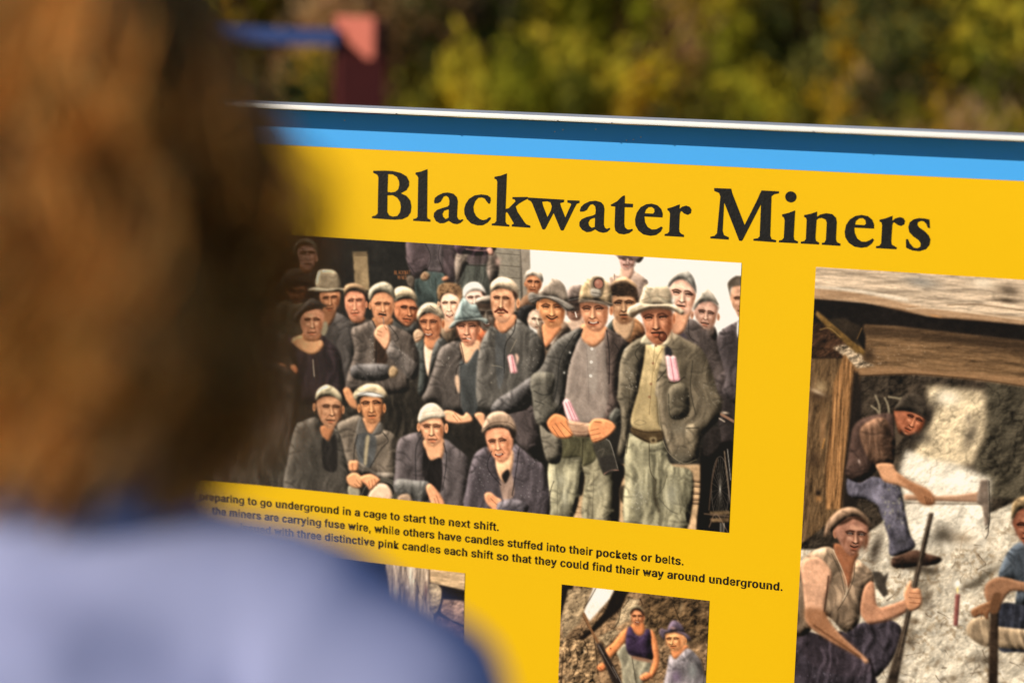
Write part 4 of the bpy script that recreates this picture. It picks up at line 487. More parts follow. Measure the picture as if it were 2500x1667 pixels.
# ============================================================ helpers for objects
def lin(c):
    c=np.asarray(c,float)/255; return np.where(c<=.04045,c/12.92,((c+.055)/1.055)**2.4)
def tag(o,label=None,cat=None,group=None,kind=None):
    if label: o['label']=label
    if cat: o['category']=cat
    if group: o['group']=group
    if kind: o['kind']=kind
    return o
def empty(name,loc,label,cat,group=None,rz=0):
    o=bpy.data.objects.new(name,None); COL.objects.link(o); o.location=loc; o.rotation_euler=(0,0,rz); o.empty_display_size=.1
    return tag(o,label,cat,group)
def link(name,me,mat=None,parent=None,smooth=False):
    o=bpy.data.objects.new(name,me); COL.objects.link(o)
    if mat: me.materials.append(mat)
    if parent: o.parent=parent
    if smooth: me.polygons.foreach_set('use_smooth',[True]*len(me.polygons))
    return o
def mesh_np(name,v,faces_flat,n):
    "mesh from arrays: n corners per face"
    me=bpy.data.meshes.new(name); v=np.asarray(v,np.float32); f=np.asarray(faces_flat,np.int32).ravel(); k=len(f)//n
    me.vertices.add(len(v)); me.vertices.foreach_set('co',v.ravel())
    me.loops.add(len(f)); me.loops.foreach_set('vertex_index',f)
    me.polygons.add(k); me.polygons.foreach_set('loop_start',np.arange(0,k*n,n,dtype=np.int32))
    try: me.polygons.foreach_set('loop_total',np.full(k,n,np.int32))
    except Exception: pass
    me.update(calc_edges=True); return me
def box_bm(bm,c,s,bev=0,rot=None):
    r=bmesh.ops.create_cube(bm,size=1); vs=r['verts']
    for v in vs: v.co=Vector((v.co.x*s[0],v.co.y*s[1],v.co.z*s[2]))
    if bev: 
        es=list({e for v in vs for e in v.link_edges}); g=bmesh.ops.bevel(bm,geom=es,offset=bev,segments=2,affect='EDGES'); vs=list({v for f in g['faces'] for v in f.verts}|{v for v in vs if v.is_valid})
    for v in vs:
        if rot is not None: v.co=rot@v.co
        v.co+=Vector(c)
def bm_obj(name,bm,mat,parent=None,smooth=False):
    me=bpy.data.meshes.new(name); bm.to_mesh(me); bm.free(); return link(name,me,mat,parent,smooth)
def mat(name,col,rough=.6,metal=0,spec=.4,var=0,scale=20,bump=0,bscale=200,sheen=0):
    m=bpy.data.materials.new(name); m.use_nodes=True; t=m.node_tree; b=t.nodes['Principled BSDF']
    b.inputs['Roughness'].default_value=rough; b.inputs['Metallic'].default_value=metal; b.inputs['Specular IOR Level'].default_value=spec
    b.inputs['Base Color'].default_value=(*col,1)
    if sheen: b.inputs['Sheen Weight'].default_value=sheen
    tc=t.nodes.new('ShaderNodeTexCoord')
    if var:
        n=t.nodes.new('ShaderNodeTexNoise'); n.inputs['Scale'].default_value=scale; n.inputs['Detail'].default_value=5; t.links.new(tc.outputs['Object'],n.inputs['Vector'])
        mx=t.nodes.new('ShaderNodeMix'); mx.data_type='RGBA'
        mx.inputs[6].default_value=(*[c*(1-var) for c in col],1); mx.inputs[7].default_value=(*[min(1,c*(1+var)) for c in col],1)
        t.links.new(n.outputs[0],mx.inputs[0]); t.links.new(mx.outputs[2],b.inputs['Base Color'])
    if bump:
        n2=t.nodes.new('ShaderNodeTexNoise'); n2.inputs['Scale'].default_value=bscale; n2.inputs['Detail'].default_value=3; t.links.new(tc.outputs['Object'],n2.inputs['Vector'])
        bp=t.nodes.new('ShaderNodeBump'); bp.inputs['Strength'].default_value=bump; bp.inputs['Distance'].default_value=.002; t.links.new(n2.outputs[0],bp.inputs['Height']); t.links.new(bp.outputs[0],b.inputs['Normal'])
    return m
def attr_mat(name,attr='Col',rough=.5,spec=.3,bump=0,bscale=300,trans=0):
    m=bpy.data.materials.new(name); m.use_nodes=True; t=m.node_tree; b=t.nodes['Principled BSDF']
    a=t.nodes.new('ShaderNodeAttribute'); a.attribute_name=attr; t.links.new(a.outputs['Color'],b.inputs['Base Color'])
    b.inputs['Roughness'].default_value=rough; b.inputs['Specular IOR Level'].default_value=spec
    if bump:
        tc=t.nodes.new('ShaderNodeTexCoord'); n2=t.nodes.new('ShaderNodeTexNoise'); n2.inputs['Scale'].default_value=bscale; t.links.new(tc.outputs['Object'],n2.inputs['Vector'])
        bp=t.nodes.new('ShaderNodeBump'); bp.inputs['Strength'].default_value=bump; bp.inputs['Distance'].default_value=.001; t.links.new(n2.outputs[0],bp.inputs['Height']); t.links.new(bp.outputs[0],b.inputs['Normal'])
    if trans:
        tr=t.nodes.new('ShaderNodeBsdfTranslucent'); t.links.new(a.outputs['Color'],tr.inputs['Color']); ad=t.nodes.new('ShaderNodeMixShader'); ad.inputs[0].default_value=trans
        t.links.new(b.outputs[0],ad.inputs[1]); t.links.new(tr.outputs[0],ad.inputs[2]); t.links.new(ad.outputs[0],t.nodes['Material Output'].inputs[0])
    return m
INK=.88
def W(u,v,y): return (u,y,CAMZ-v)
# ============================================================ ground and hillside
g_m=mat('scrubby_ground',(.17,.14,.055),.95,var=.5,scale=6,bump=.6,bscale=40)
def hz(x,y):
    h=max(0,y-6.5); return .34*h+.05*math.sin(x*1.3+y)*min(1,h)+.04*math.sin(x*3.1-y*1.7)*min(1,h) if y<26 else .34*19.5
bm=bmesh.new(); n=70
gx=[-45+90*i/n for i in range(n+1)]; gy=[-30,-20,-12,-8,-5,-3,-1,1,3,5,6.5,7.5]+[8.5+i for i in range(18)]+[30,45,80,160]
vv=[[bm.verts.new((x,y,hz(x,y)+(0 if y<26 else .25*(y-26)))) for x in gx] for y in gy]
for j in range(len(gy)-1):
    for i in range(n): bm.faces.new((vv[j][i],vv[j][i+1],vv[j+1][i+1],vv[j+1][i]))
tag(bm_obj('ground',bm,g_m,smooth=True),kind='structure')
# ============================================================ the board
panel=empty('information_panel',(-.45,0,0),'yellow information panel with a blue header, headed Blackwater Miners, and old colourised photographs','sign')
PX=-panel.location.x
def loc(o):
    if o.parent is panel: o.matrix_parent_inverse=Matrix.Translation((PX,0,0))
    return o
yel=mat('yellow_vinyl',tuple(lin((240,193,0))*INK*np.array([1,1,0])+np.array([0,0,.001])),.55,spec=.12,var=.05,scale=1.6,bump=.05,bscale=500)
blu=mat('blue_vinyl',tuple(lin((72,170,255))*.95),.5,spec=.12,var=.03,scale=9)
alu=mat('aluminium_edge',(.90,.90,.90),.35,metal=.0,spec=.6,var=.05,scale=60,bump=.05,bscale=150)
ink=mat('black_ink',tuple(lin((27,27,27))),.5,spec=.12,var=.55,scale=150,bump=.25,bscale=260)
ink2=mat('black_text_ink',tuple(lin((30,24,18))),.5,spec=.1)
grey=mat('galvanised_steel',(.45,.46,.47),.45,metal=.7,var=.15,scale=14)
vtop=float(board(1500,300.5)[1]); UL=float(board(-330,250)[0]); UR=float(board(3050,340)[0]); VB=float(board(1500,2250)[1])
vblue=float(board(1500,393.5)[1])
def plate(name,u0,v0,u1,v1,y0,y1,m,bev=.0006,parent=None):
    bm=bmesh.new(); box_bm(bm,((u0+u1)/2,(y0+y1)/2,CAMZ-(v0+v1)/2),(u1-u0,abs(y1-y0),v1-v0),bev); return loc(bm_obj(name,bm,m,parent or panel))
plate('face_board',UL+.004,vtop+.004,UR-.004,VB-.004,0,.012,yel)
plate('header_stripe',UL+.006,vtop+.002,UR-.006,vblue,-.0008,-.0001,blu,0)
# aluminium edging: a lip standing proud of the face all round
LIP=.086
bm=bmesh.new()
box_bm(bm,((UL+UR)/2,(-LIP+.02)/2,CAMZ-vtop+.0062),(UR-UL,LIP+.02,.0064),.0012)
box_bm(bm,((UL+UR)/2,(-LIP+.02)/2,CAMZ-VB-.0032),(UR-UL,LIP+.02,.0064),.0012)
for x in (UL-.0032,UR+.0032): box_bm(bm,(x,(-LIP+.02)/2,CAMZ-(vtop+VB)/2+.0015),(.0064,LIP+.02,VB-vtop+.0158),.0012)
frame=loc(bm_obj('frame',bm,alu,panel))
dm=mat('dirt',(.12,.11,.09),.9); dw=mat('dew',(.5,.55,.6),.2,spec=.6)
for px,py in ((1018,273.5),(1402,289.5),(1530,322),(2010,321)):
    u,v=board(px,py); bm=bmesh.new(); bmesh.ops.create_icosphere(bm,subdivisions=1,radius=.0011,matrix=Matrix.Translation((float(u),-LIP-.0002,CAMZ-vtop+.0030)))
    bm_obj('dirt_speck',bm,dm,frame,True)
for px,py in ((1530,343),(1547,341),(1565,335),(842,294),(1375,317),(1355,322),(1455,316)):
    u,v=board(px,py); bm=bmesh.new(); bmesh.ops.create_icosphere(bm,subdivisions=1,radius=.0012,matrix=Matrix.Translation((float(u),-.0012,CAMZ-float(v))))
    loc(bm_obj('dew_drop',bm,dw,panel,True))
for u in (UL+.35,UR-.35):
    bm=bmesh.new(); box_bm(bm,(u,.045,(CAMZ-vtop-.1)/2),(.06,.06,CAMZ-vtop-.1),.004); loc(bm_obj('post',bm,grey,panel))
# ---- lettering: outlines filled as flat vinyl shapes
def lettering(name,polys,y,m,off=0,parent=None):
    cu=bpy.data.curves.new(name,'CURVE'); cu.dimensions='2D'; cu.fill_mode='BOTH'; cu.offset=off
    for p in polys:
        s=cu.splines.new('POLY'); s.points.add(len(p)-1); s.use_cyclic_u=True
        for q,(a,b) in zip(s.points,p): q.co=(a,b,0,1)
    tmp=bpy.data.objects.new('tmp',cu); COL.objects.link(tmp); bpy.context.view_layer.update()
    me=bpy.data.meshes.new_from_object(tmp.evaluated_get(bpy.context.evaluated_depsgraph_get())); bpy.data.objects.remove(tmp); bpy.data.curves.remove(cu)
    co=np.zeros(len(me.vertices)*3); me.vertices.foreach_get('co',co); co=co.reshape(-1,3)
    me.vertices.foreach_set('co',np.stack([co[:,0],np.full(len(co),y),co[:,1]],1).astype(np.float32).ravel()); me.name=name; me.materials.clear(); me.update()
    return loc(link(name,me,m,parent or panel))
TITLE={(890,400):[[(103,82),(240,80),(330,85),(420,105),(490,145),(522,205),(520,260),(490,310),(425,345),(490,375),(535,430),(548,500),(540,570),(505,620),(440,650),(350,656),(250,650),(88,638),(88,616),(130,605),(155,580),(158,400),(163,160),(150,130),(103,108)],
[(275,122),(330,125),(380,155),(405,205),(408,250),(395,300),(360,328),(310,335),(268,328)],[(268,370),(330,368),(385,400),(418,450),(427,510),(415,570),(385,610),(335,618),(290,605),(265,565)],
[(737,62),(732,620),(740,640),(772,655),(770,680),(570,668),(572,645),(605,640),(622,620),(630,160),(618,140),(598,125),(600,103),(660,92)],
[(815,440),(825,400),(860,370),(920,342),(980,336),(1040,350),(1080,390),(1092,440),(1085,560),(1083,620),(1100,650),(1120,658),(1150,648),(1157,662),(1120,695),(1080,708),(1035,700),(985,668),(930,695),(880,698),(835,670),(810,620),(815,575),(850,540),(920,515),(975,500),(993,480),(995,430),(985,395),(955,375),(925,385),(905,420),(890,445),(860,462),(820,465)],[(988,535),(985,630),(950,648),(920,620),(912,585),(930,552),(960,540)],
[(1455,470),(1430,440),(1410,410),(1375,395),(1330,400),(1295,440),(1275,500),(1280,560),(1305,610),(1345,645),(1390,660),(1430,650),(1462,625),(1480,630),(1475,650),(1440,690),(1385,720),(1320,722),(1250,700),(1200,650),(1172,590),(1168,530),(1185,470),(1225,410),(1290,370),(1370,358),(1440,368),(1475,395),(1478,430),(1468,465)],
[(1667,112),(1652,528),(1690,520),(1740,470),(1770,440),(1760,420),(1732,412),(1735,390),(1912,388),(1914,410),(1870,430),(1810,465),(1770,500),(1790,560),(1870,680),(1890,705),(1942,725),(1940,750),(1725,735),(1726,712),(1750,702),(1745,690),(1680,580),(1662,562),(1652,580),(1650,680),(1665,705),(1697,715),(1694,736),(1490,722),(1492,700),(1525,695),(1545,670),(1556,210),(1545,185),(1522,175),(1525,152),(1600,138)],
[(1917,395),(2338,420),(2336,448),(2290,462),(2300,500),(2352,632),(2395,534),(2422,479),(2415,464),(2378,456),(2378,426),(2518,431),(2517,459),(2485,469),(2460,514),(2335,770),(2325,782),(2300,780),(2215,574),(2118,760),(2105,771),(2085,768),(1968,470),(1950,440),(1917,425)],[(2080,445),(2140,440),(2180,455),(2195,500),(2185,545),(2143,628),(2090,490)]],
(1340,430):[[(363,400),(378,360),(415,325),(480,295),(550,288),(610,305),(640,340),(650,385),(645,480),(643,570),(655,605),(680,618),(712,605),(717,622),(680,655),(635,665),(590,655),(540,625),(490,652),(440,657),(390,630),(358,585),(358,540),(385,505),(440,480),(520,460),(545,445),(550,400),(543,355),(515,330),(485,335),(465,360),(445,395),(410,415),(368,418)],[(542,490),(538,595),(500,606),(470,580),(462,545),(480,510),(510,495)],
[(890,228),(888,320),(985,325),(982,367),(886,365),(882,560),(890,600),(920,625),(950,625),(978,617),(982,637),(940,668),(880,683),(820,675),(780,640),(770,590),(778,358),(728,352),(726,335),(800,295),(850,245),(875,228)],
[(1330,485),(1118,474),(1125,540),(1155,595),(1205,625),(1260,622),(1300,600),(1318,590),(1333,605),(1310,650),(1255,690),(1190,700),(1110,685),(1050,640),(1015,575),(1010,505),(1030,430),(1075,365),(1140,330),(1205,322),(1270,340),(1315,385),(1333,440)],[(1122,435),(1222,440),(1238,420),(1235,385),(1205,362),(1165,365),(1135,395)],
[(1533,330),(1530,385),(1560,360),(1610,345),(1650,360),(1670,395),(1662,435),(1625,455),(1585,440),(1560,415),(1545,412),(1533,440),(1525,620),(1530,655),(1550,675),(1583,688),(1580,714),(1355,700),(1357,678),(1390,672),(1410,650),(1420,440),(1410,415),(1390,400),(1390,378),(1450,362)]],
(1800,450):[[(-270,44),(-72,52),(-62,100),(85,478),(90,470),(240,170),(265,110),(285,72),(487,82),(487,106),(430,118),(400,140),(385,600),(400,640),(455,655),(450,680),(188,660),(190,638),(240,632),(262,610),(278,230),(60,655),(45,665),(22,660),(-155,209),(-173,544),(-158,594),(-101,619),(-103,649),(-316,634),(-315,612),(-268,604),(-238,574),(-198,144),(-213,104),(-270,79)],
[(627+66*math.cos(t*.3142),148+66*math.sin(t*.3142)) for t in range(20)],[(677,305),(660,610),(668,650),(710,668),(708,692),(487,680),(489,658),(525,650),(545,625),(555,420),(545,390),(524,375),(526,352),(600,335)],
[(935,320),(932,382),(970,355),(1040,338),(1110,348),(1155,390),(1165,440),(1155,640),(1165,675),(1208,695),(1206,722),(990,708),(992,686),(1022,680),(1038,650),(1048,450),(1035,415),(990,395),(950,400),(928,420),(915,620),(920,660),(958,682),(956,706),(743,694),(745,672),(785,665),(803,640),(813,420),(805,395),(782,382),(784,360),(860,345)],
[(1600,520),(1370,508),(1375,570),(1405,635),(1455,670),(1510,672),(1560,650),(1585,632),(1602,650),(1575,695),(1520,735),(1445,745),(1370,730),(1305,685),(1265,620),(1258,555),(1275,475),(1320,410),(1385,370),(1455,358),(1530,372),(1580,415),(1602,470)],[(1378,470),(1490,478),(1507,460),(1500,420),(1470,397),(1425,400),(1390,430)],
[(1818,368),(1815,430),(1850,400),(1905,383),(1945,395),(1965,430),(1955,470),(1915,490),(1875,475),(1845,450),(1825,448),(1815,480),(1803,670),(1810,705),(1868,738),(1865,762),(1625,748),(1627,724),(1665,718),(1685,695),(1697,480),(1690,450),(1666,435),(1668,413),(1740,398)],
[(2258,515),(2232,510),(2215,465),(2185,435),(2150,430),(2115,445),(2110,475),(2130,505),(2190,545),(2240,595),(2262,645),(2252,710),(2210,760),(2130,785),(2050,775),(1990,750),(1978,740),(1975,645),(1997,640),(2020,690),(2065,740),(2110,748),(2145,730),(2148,690),(2125,655),(2060,610),(2015,560),(2003,500),(2020,445),(2065,410),(2130,395),(2200,400),(2250,412)]]}
tp=[]
for (ox,oy),ls in TITLE.items():
    for l in ls:
        a=np.array(l,float); u,v=board(ox+a[:,0]/4.8,oy+a[:,1]/4.8); tp.append(list(zip(u,CAMZ-v)))
lettering('title_lettering',tp,-.0006,ink)
GL={',':[[(38,-119),(68,71),(137,71),(84,-119)]],'.':[[(95,-4),(78,-1),(63,9),(53,24),(50,41),(53,59),(63,73),(78,83),(95,87),(113,83),(128,73),(138,59),(141,41),(138,24),(128,9),(113,-1)]],'a':[[(160,-9),(126,-5),(94,5),(68,22),(48,45),(35,73),(30,108),(34,138),(43,161),(58,179),(78,193),(100,203),(125,211),(152,216),(178,220),(234,227),(252,230),(265,235),(273,243),(276,255),(276,257),(273,279),(267,297),(256,311),(240,322),(220,329),(196,331),(171,329),(149,322),(132,313),(118,301),(107,288),(100,274),(41,291),(57,322),(79,346),(104,364),(133,375),(163,382),(194,384),(215,383),(239,379),(263,372),(286,360),(306,343),(322,320),(333,290),(337,251),(337,0),(277,0),(277,52),(272,52),(264,38),(252,25),(236,12),(215,1),(190,-6)],[(170,45),(202,49),(228,59),(248,74),(263,93),(272,115),(276,138),(276,190),(270,186),(259,182),(246,179),(231,176),(200,171),(175,168),(154,164),(134,159),(117,150),(103,139),(95,124),(92,105),(94,87),(102,72),(114,61),(130,52),(149,47)]],'b':[[(229,-8),(198,-5),(172,4),(153,17),(138,31),(127,46),(118,59),(112,59),(112,0),(53,0),(53,509),(114,509),(114,319),(118,319),(127,331),(137,346),(152,360),(171,373),(197,381),(229,384),(274,378),(313,361),(345,332),(370,293),(385,245),(390,189),(385,133),(370,84),(346,45),(313,16),(274,-2)],[(220,47),(253,51),(279,66),(301,88),(316,117),(325,151),(328,189),(325,227),(316,261),(301,290),(280,311),(253,325),(220,330),(188,325),(161,312),(140,291),(125,263),(116,229),(113,189),(116,150),(125,115),(140,86),(162,65),(188,51)]],'c':[[(207,-8),(159,-2),(117,16),(82,46),(56,85),(40,133),(34,187),(40,243),(56,291),(82,330),(117,360),(159,378),(207,384),(234,383),(260,377),(284,368),(305,356),(324,341),(340,322),(353,301),(362,277),(303,262),(298,276),(290,289),(281,301),(270,311),(257,319),(242,325),(226,329),(207,330),(173,325),(145,310),(124,287),(108,258),(99,224),(96,187),(99,151),(108,117),(124,89),(145,66),(173,51),(207,46),(226,48),(243,52),(258,58),(271,66),(282,76),(292,89),(299,102),(304,117),(363,102),(354,78),(341,56),(325,37),(306,21),(285,9),(261,-1),(235,-6)]],'d':[[(195,-8),(151,-2),(111,16),(79,45),(55,84),(39,133),(34,189),(39,245),(55,293),(79,332),(112,361),(151,378),(196,384),(228,381),(253,373),(272,360),(287,346),(298,331),(306,319),(311,319),(311,509),(372,509),(372,0),(313,0),(313,59),(307,59),(298,46),(287,31),(272,17),(252,4),(227,-5)],[(205,47),(236,51),(263,65),(284,86),(299,115),(309,150),(312,189),(309,229),(300,263),(284,291),(263,312),(237,325),(205,330),(172,325),(145,311),(124,290),(108,261),(99,227),(96,189),(99,151),(109,117),(124,88),(145,66),(172,51)]],'e':[[(212,-8),(161,-2),(117,16),(82,46),(56,85),(40,132),(34,187),(39,242),(55,290),(81,329),(115,359),(157,378),(205,384),(236,382),(266,374),(294,361),(319,341),(341,315),(357,282),(368,242),(371,194),(371,169),(75,169),(75,221),(338,221),(310,202),(307,237),(298,269),(283,294),(263,314),(237,326),(205,330),(173,326),(146,313),(125,294),(109,270),(99,241),(96,211),(96,178),(100,139),(110,106),(128,80),(151,61),(179,50),(212,46),(234,48),(254,53),(271,61),(285,73),(297,88),(306,105),(365,91),(353,63),(335,39),(311,19),(283,4),(249,-5)]],'f':[[(228,379),(228,327),(6,327),(6,379)],[(81,0),(81,432),(84,461),(96,486),(113,505),(135,519),(161,527),(187,530),(207,529),(222,527),(234,524),(243,521),(227,468),(215,472),(206,473),(195,474),(171,470),(154,460),(145,443),(142,419),(142,0)]],'g':[[(207,-151),(168,-148),(134,-140),(105,-127),(82,-110),(64,-91),(51,-69),(101,-41),(110,-53),(122,-66),(136,-78),(154,-88),(178,-95),(207,-97),(249,-92),(282,-75),(304,-47),(311,-6),(311,68),(306,68),(298,56),(287,41),(272,28),(252,16),(227,8),(195,5),(152,10),(113,27),(80,53),(55,90),(39,136),(34,191),(39,246),(55,293),(80,332),(112,361),(152,378),(196,384),(228,382),(253,373),(273,360),(288,346),(299,331),(308,319),(313,319),(313,379),(372,379),(372,-9),(367,-54),(350,-90),(324,-117),(291,-136),(251,-147)],[(205,59),(237,63),(264,75),(285,95),(300,121),(309,154),(312,193),(309,231),(300,264),(285,291),(264,312),(237,325),(205,330),(172,325),(145,312),(124,290),(109,262),(99,229),(96,193),(99,155),(109,123),(124,96),(145,76),(172,63)]],'h':[[(114,227),(114,0),(53,0),(53,509),(114,509),(114,287),(102,287),(124,332),(152,362),(187,379),(227,384),(264,380),(295,369),(321,349),(341,321),(353,285),(357,240),(357,0),(296,0),(296,235),(290,275),(273,304),(246,323),(210,329),(184,326),(161,317),(141,303),(126,283),(117,257)]],'i':[[(53,0),(53,379),(114,379),(114,0)],[(84,443),(67,446),(54,455),(44,468),(41,483),(44,499),(54,512),(67,521),(84,524),(100,521),(114,512),(123,499),(126,483),(123,468),(114,455),(100,446)]],'k':[[(110,137),(110,212),(121,212),(284,379),(360,379),(184,199),(177,199)],[(53,0),(53,509),(114,509),(114,0)],[(294,0),(148,186),(191,229),(372,0)]],'l':[[(139,-2),(101,3),(74,20),(58,47),(53,84),(53,509),(114,509),(114,99),(115,77),(120,62),(130,54),(146,52),(160,53),(170,54),(181,3),(162,-1),(151,-2)]],'m':[[(53,0),(53,379),(112,379),(112,295),(108,295),(118,323),(132,346),(151,363),(172,376),(195,384),(219,386),(257,380),(287,361),(309,331),(321,295),(312,295),(322,321),(337,343),(357,361),(381,375),(407,383),(437,386),(468,383),(497,372),(522,354),(541,328),(553,296),(557,255),(557,0),(496,0),(496,254),(490,289),(473,313),(447,326),(419,330),(395,328),(374,320),(358,307),(345,290),(338,270),(335,247),(335,0),(274,0),(274,260),(269,288),(253,311),(229,326),(199,330),(178,328),(158,320),(140,307),(126,289),(117,266),(114,238),(114,0)]],'n':[[(114,227),(114,0),(53,0),(53,379),(112,379),(112,287),(102,287),(124,332),(152,362),(187,379),(227,384),(264,380),(295,369),(321,349),(341,321),(353,285),(357,240),(357,0),(296,0),(296,235),(290,275),(273,304),(246,323),(210,329),(184,326),(161,317),(141,303),(126,283),(117,257)]],'o':[[(207,-8),(159,-2),(117,16),(82,46),(56,85),(40,133),(34,187),(40,243),(56,291),(82,330),(117,360),(159,378),(207,384),(256,378),(299,360),(333,330),(359,291),(376,243),(381,187),(376,133),(359,85),(333,46),(299,16),(256,-2)],[(207,46),(242,51),(270,66),(292,89),(307,117),(316,151),(319,187),(316,224),(307,258),(292,287),(270,310),(242,325),(207,330),(173,325),(145,310),(124,287),(108,258),(99,224),(96,187),(99,151),(108,117),(124,89),(145,66),(173,51)]],'p':[[(53,-143),(53,379),(112,379),(112,319),(118,319),(126,331),(137,346),(152,360),(171,373),(197,381),(229,384),(274,378),(313,361),(345,332),(370,293),(385,245),(390,189),(385,133),(370,84),(346,45),(313,16),(274,-2),(229,-8),(198,-5),(173,4),(153,17),(138,31),(127,46),(118,59),(114,59),(114,-143)],[(220,47),(253,51),(279,66),(301,88),(316,117),(325,151),(328,189),(325,227),(316,261),(301,290),(280,311),(253,325),(220,330),(188,325),(161,312),(140,291),(125,263),(116,229),(113,189),(116,150),(125,115),(140,86),(162,65),(188,51)]],'r':[[(53,0),(53,379),(112,379),(112,321),(115,321),(130,347),(152,367),(181,380),(213,385),(229,384),(243,384),(243,322),(230,324),(219,325),(207,326),(182,323),(159,315),(140,301),(126,284),(117,262),(114,237),(114,0)]],'s':[[(182,-8),(145,-5),(112,3),(84,18),(62,38),(45,63),(36,94),(94,107),(105,79),(124,60),(150,49),(181,45),(217,50),(244,62),(262,81),(268,103),(265,121),(254,136),(237,147),(212,155),(149,170),(104,186),(72,208),(53,237),(47,274),(51,305),(65,332),(87,354),(115,370),(149,381),(187,384),(223,381),(254,372),(279,358),(299,339),(314,316),(324,290),(268,277),(258,298),(243,316),(219,328),(187,333),(156,329),(131,317),(114,299),(109,277),(112,258),(124,243),(144,232),(172,223),(229,209),(275,194),(306,171),(325,142),(331,107),(326,75),(312,47),(290,24),(260,6),(223,-5)]],'t':[[(204,379),(204,327),(6,327),(6,379)],[(65,471),(126,471),(126,98),(128,76),(136,61),(150,53),(170,50),(185,51),(202,54),(213,2),(203,-1),(192,-3),(180,-4),(168,-4),(125,2),(92,21),(72,52),(65,93)]],'u':[[(182,-5),(146,-1),(115,11),(89,31),(69,59),(57,95),(53,139),(53,379),(114,379),(114,144),(119,105),(137,75),(164,56),(200,50),(226,53),(249,62),(268,77),(283,97),(293,122),(296,153),(296,379),(357,379),(357,0),(298,0),(298,92),(307,92),(286,47),(257,17),(222,0)]],'v':[[(163,0),(17,379),(84,379),(165,155),(177,121),(187,87),(196,53),(206,21),(184,21),(194,53),(203,87),(213,121),(224,155),(305,379),(371,379),(226,0)]],'w':[[(138,0),(23,379),(87,379),(133,214),(143,177),(154,137),(165,91),(175,41),(165,41),(175,90),(186,135),(196,176),(206,214),(252,379),(316,379),(362,214),(371,176),(382,136),(392,91),(402,41),(391,41),(402,90),(413,135),(423,176),(434,214),(480,379),(545,379),(429,0),(368,0),(319,172),(305,225),(297,252),(291,280),(277,338),(291,338),(277,280),(263,225),(255,198),(248,172),(199,0)]],'x':[[(21,0),(171,218),(171,171),(29,379),(100,379),(147,306),(164,279),(179,253),(193,229),(207,206),(175,206),(190,229),(202,253),(216,279),(233,306),(282,379),(352,379),(209,169),(209,214),(358,0),(287,0),(231,85),(214,112),(200,136),(187,159),(173,182),(205,182),(191,159),(178,136),(165,112),(148,85),(91,0)]],'y':[[(47,-139),(61,-86),(71,-87),(88,-90),(104,-89),(118,-84),(130,-74),(141,-58),(151,-36),(163,-1),(17,379),(84,379),(165,155),(177,121),(187,87),(196,53),(206,21),(184,21),(193,53),(202,87),(212,121),(224,155),(305,379),(371,379),(204,-58),(191,-85),(177,-107),(159,-124),(139,-136),(117,-143),(91,-145),(77,-145),(65,-143),(54,-141)]]}
ADV={'a':556,'b':611,'c':556,'d':611,'e':556,'f':333,'g':611,'h':611,'i':278,'j':278,'k':556,'l':278,'m':889,'n':611,'o':611,'p':611,'r':389,'s':556,'t':333,'u':611,'v':556,'w':778,'x':556,'y':556,',':278,'.':278,' ':278}
def bolder(poly,d):
    "push an outline outwards along its corner normals"
    p=np.array(poly,float); a=p-np.roll(p,1,0); b=np.roll(p,-1,0)-p
    a/=np.linalg.norm(a,axis=1)[:,None]+1e-9; b/=np.linalg.norm(b,axis=1)[:,None]+1e-9
    n=np.stack([-(a+b)[:,1],(a+b)[:,0]],1); n/=np.linalg.norm(n,axis=1)[:,None]+1e-9
    c=np.clip(n[:,0]*-b[:,1]+n[:,1]*b[:,0],.55,1)[:,None]
    return p+n*d/c*np.array([1.0,.6])
def area(p): p=np.array(p,float); q=np.roll(p,-1,0); return (p[:,0]*q[:,1]-q[:,0]*p[:,1]).sum()/2
GL['x']=[[(0,0),(92,0),(168,122),(245,0),(338,0),(214,192),(330,379),(240,379),(170,265),(98,379),(6,379),(124,194)]]
GL['g']=[[(335,379),(335,15),(330,-50),(300,-105),(245,-140),(175,-150),(105,-140),(55,-105),(38,-45),(125,-45),(135,-72),(172,-86),(215,-78),(243,-48),(250,10),(250,52),(215,14),(160,0),(95,18),(45,70),(22,140),(20,195),(30,260),(65,330),(120,372),(170,385),(215,370),(254,326),(254,379)],[(180,68),(130,90),(108,150),(106,200),(118,262),(145,300),(180,312),(218,298),(243,258),(250,195),(244,130),(220,86)]]
for ch in GL:
    if ch in 'xg': continue
    sg=1 if area(max(GL[ch],key=lambda p:abs(area(p))))>0 else -1     # outer outline decides which way is out
    GL[ch]=[[tuple(q) for q in bolder(p,-27*sg)] for p in GL[ch]]
SB={'i':(72,72),'l':(72,72),'j':(-10,72),'a':(36,30),'c':(40,30),'e':(36,36),'o':(40,40),'g':(42,66),'d':(42,66),'q':(42,66),'b':(66,42),'p':(66,42),'s':(28,30),'f':(12,-10),'t':(12,14),'r':(66,-4),'k':(66,6),'v':(8,8),'w':(4,4),'x':(8,8),'y':(8,8),'.':(72,66),',':(72,60)}
def caption(text,start,end,xh):
    "text from start to end baseline dots of the traced caption"
    (u0,v0),(u1,v1)=board(*start),board(*end); total=sum(ADV[c] for c in text[:-1])+190
    k=(u1-u0)/total; x=u0; v=(v0+v1)/2; ky=xh*.0006/398; out=[]
    for ch in text:
        if ch!=' ':
            sp=GL[ch]; xs=[q[0] for s in sp for q in s]; a,b=min(xs),max(xs); sb,sr=SB.get(ch,(66,66)); wd=ADV[ch]-sb-sr
            kk=wd/(b-a) if b>a else 1
            for s in sp: out.append([(x+k*(sb+(q[0]-a)*kk),CAMZ-v+q[1]*ky) for q in s])
        x+=k*ADV[ch]
    return out
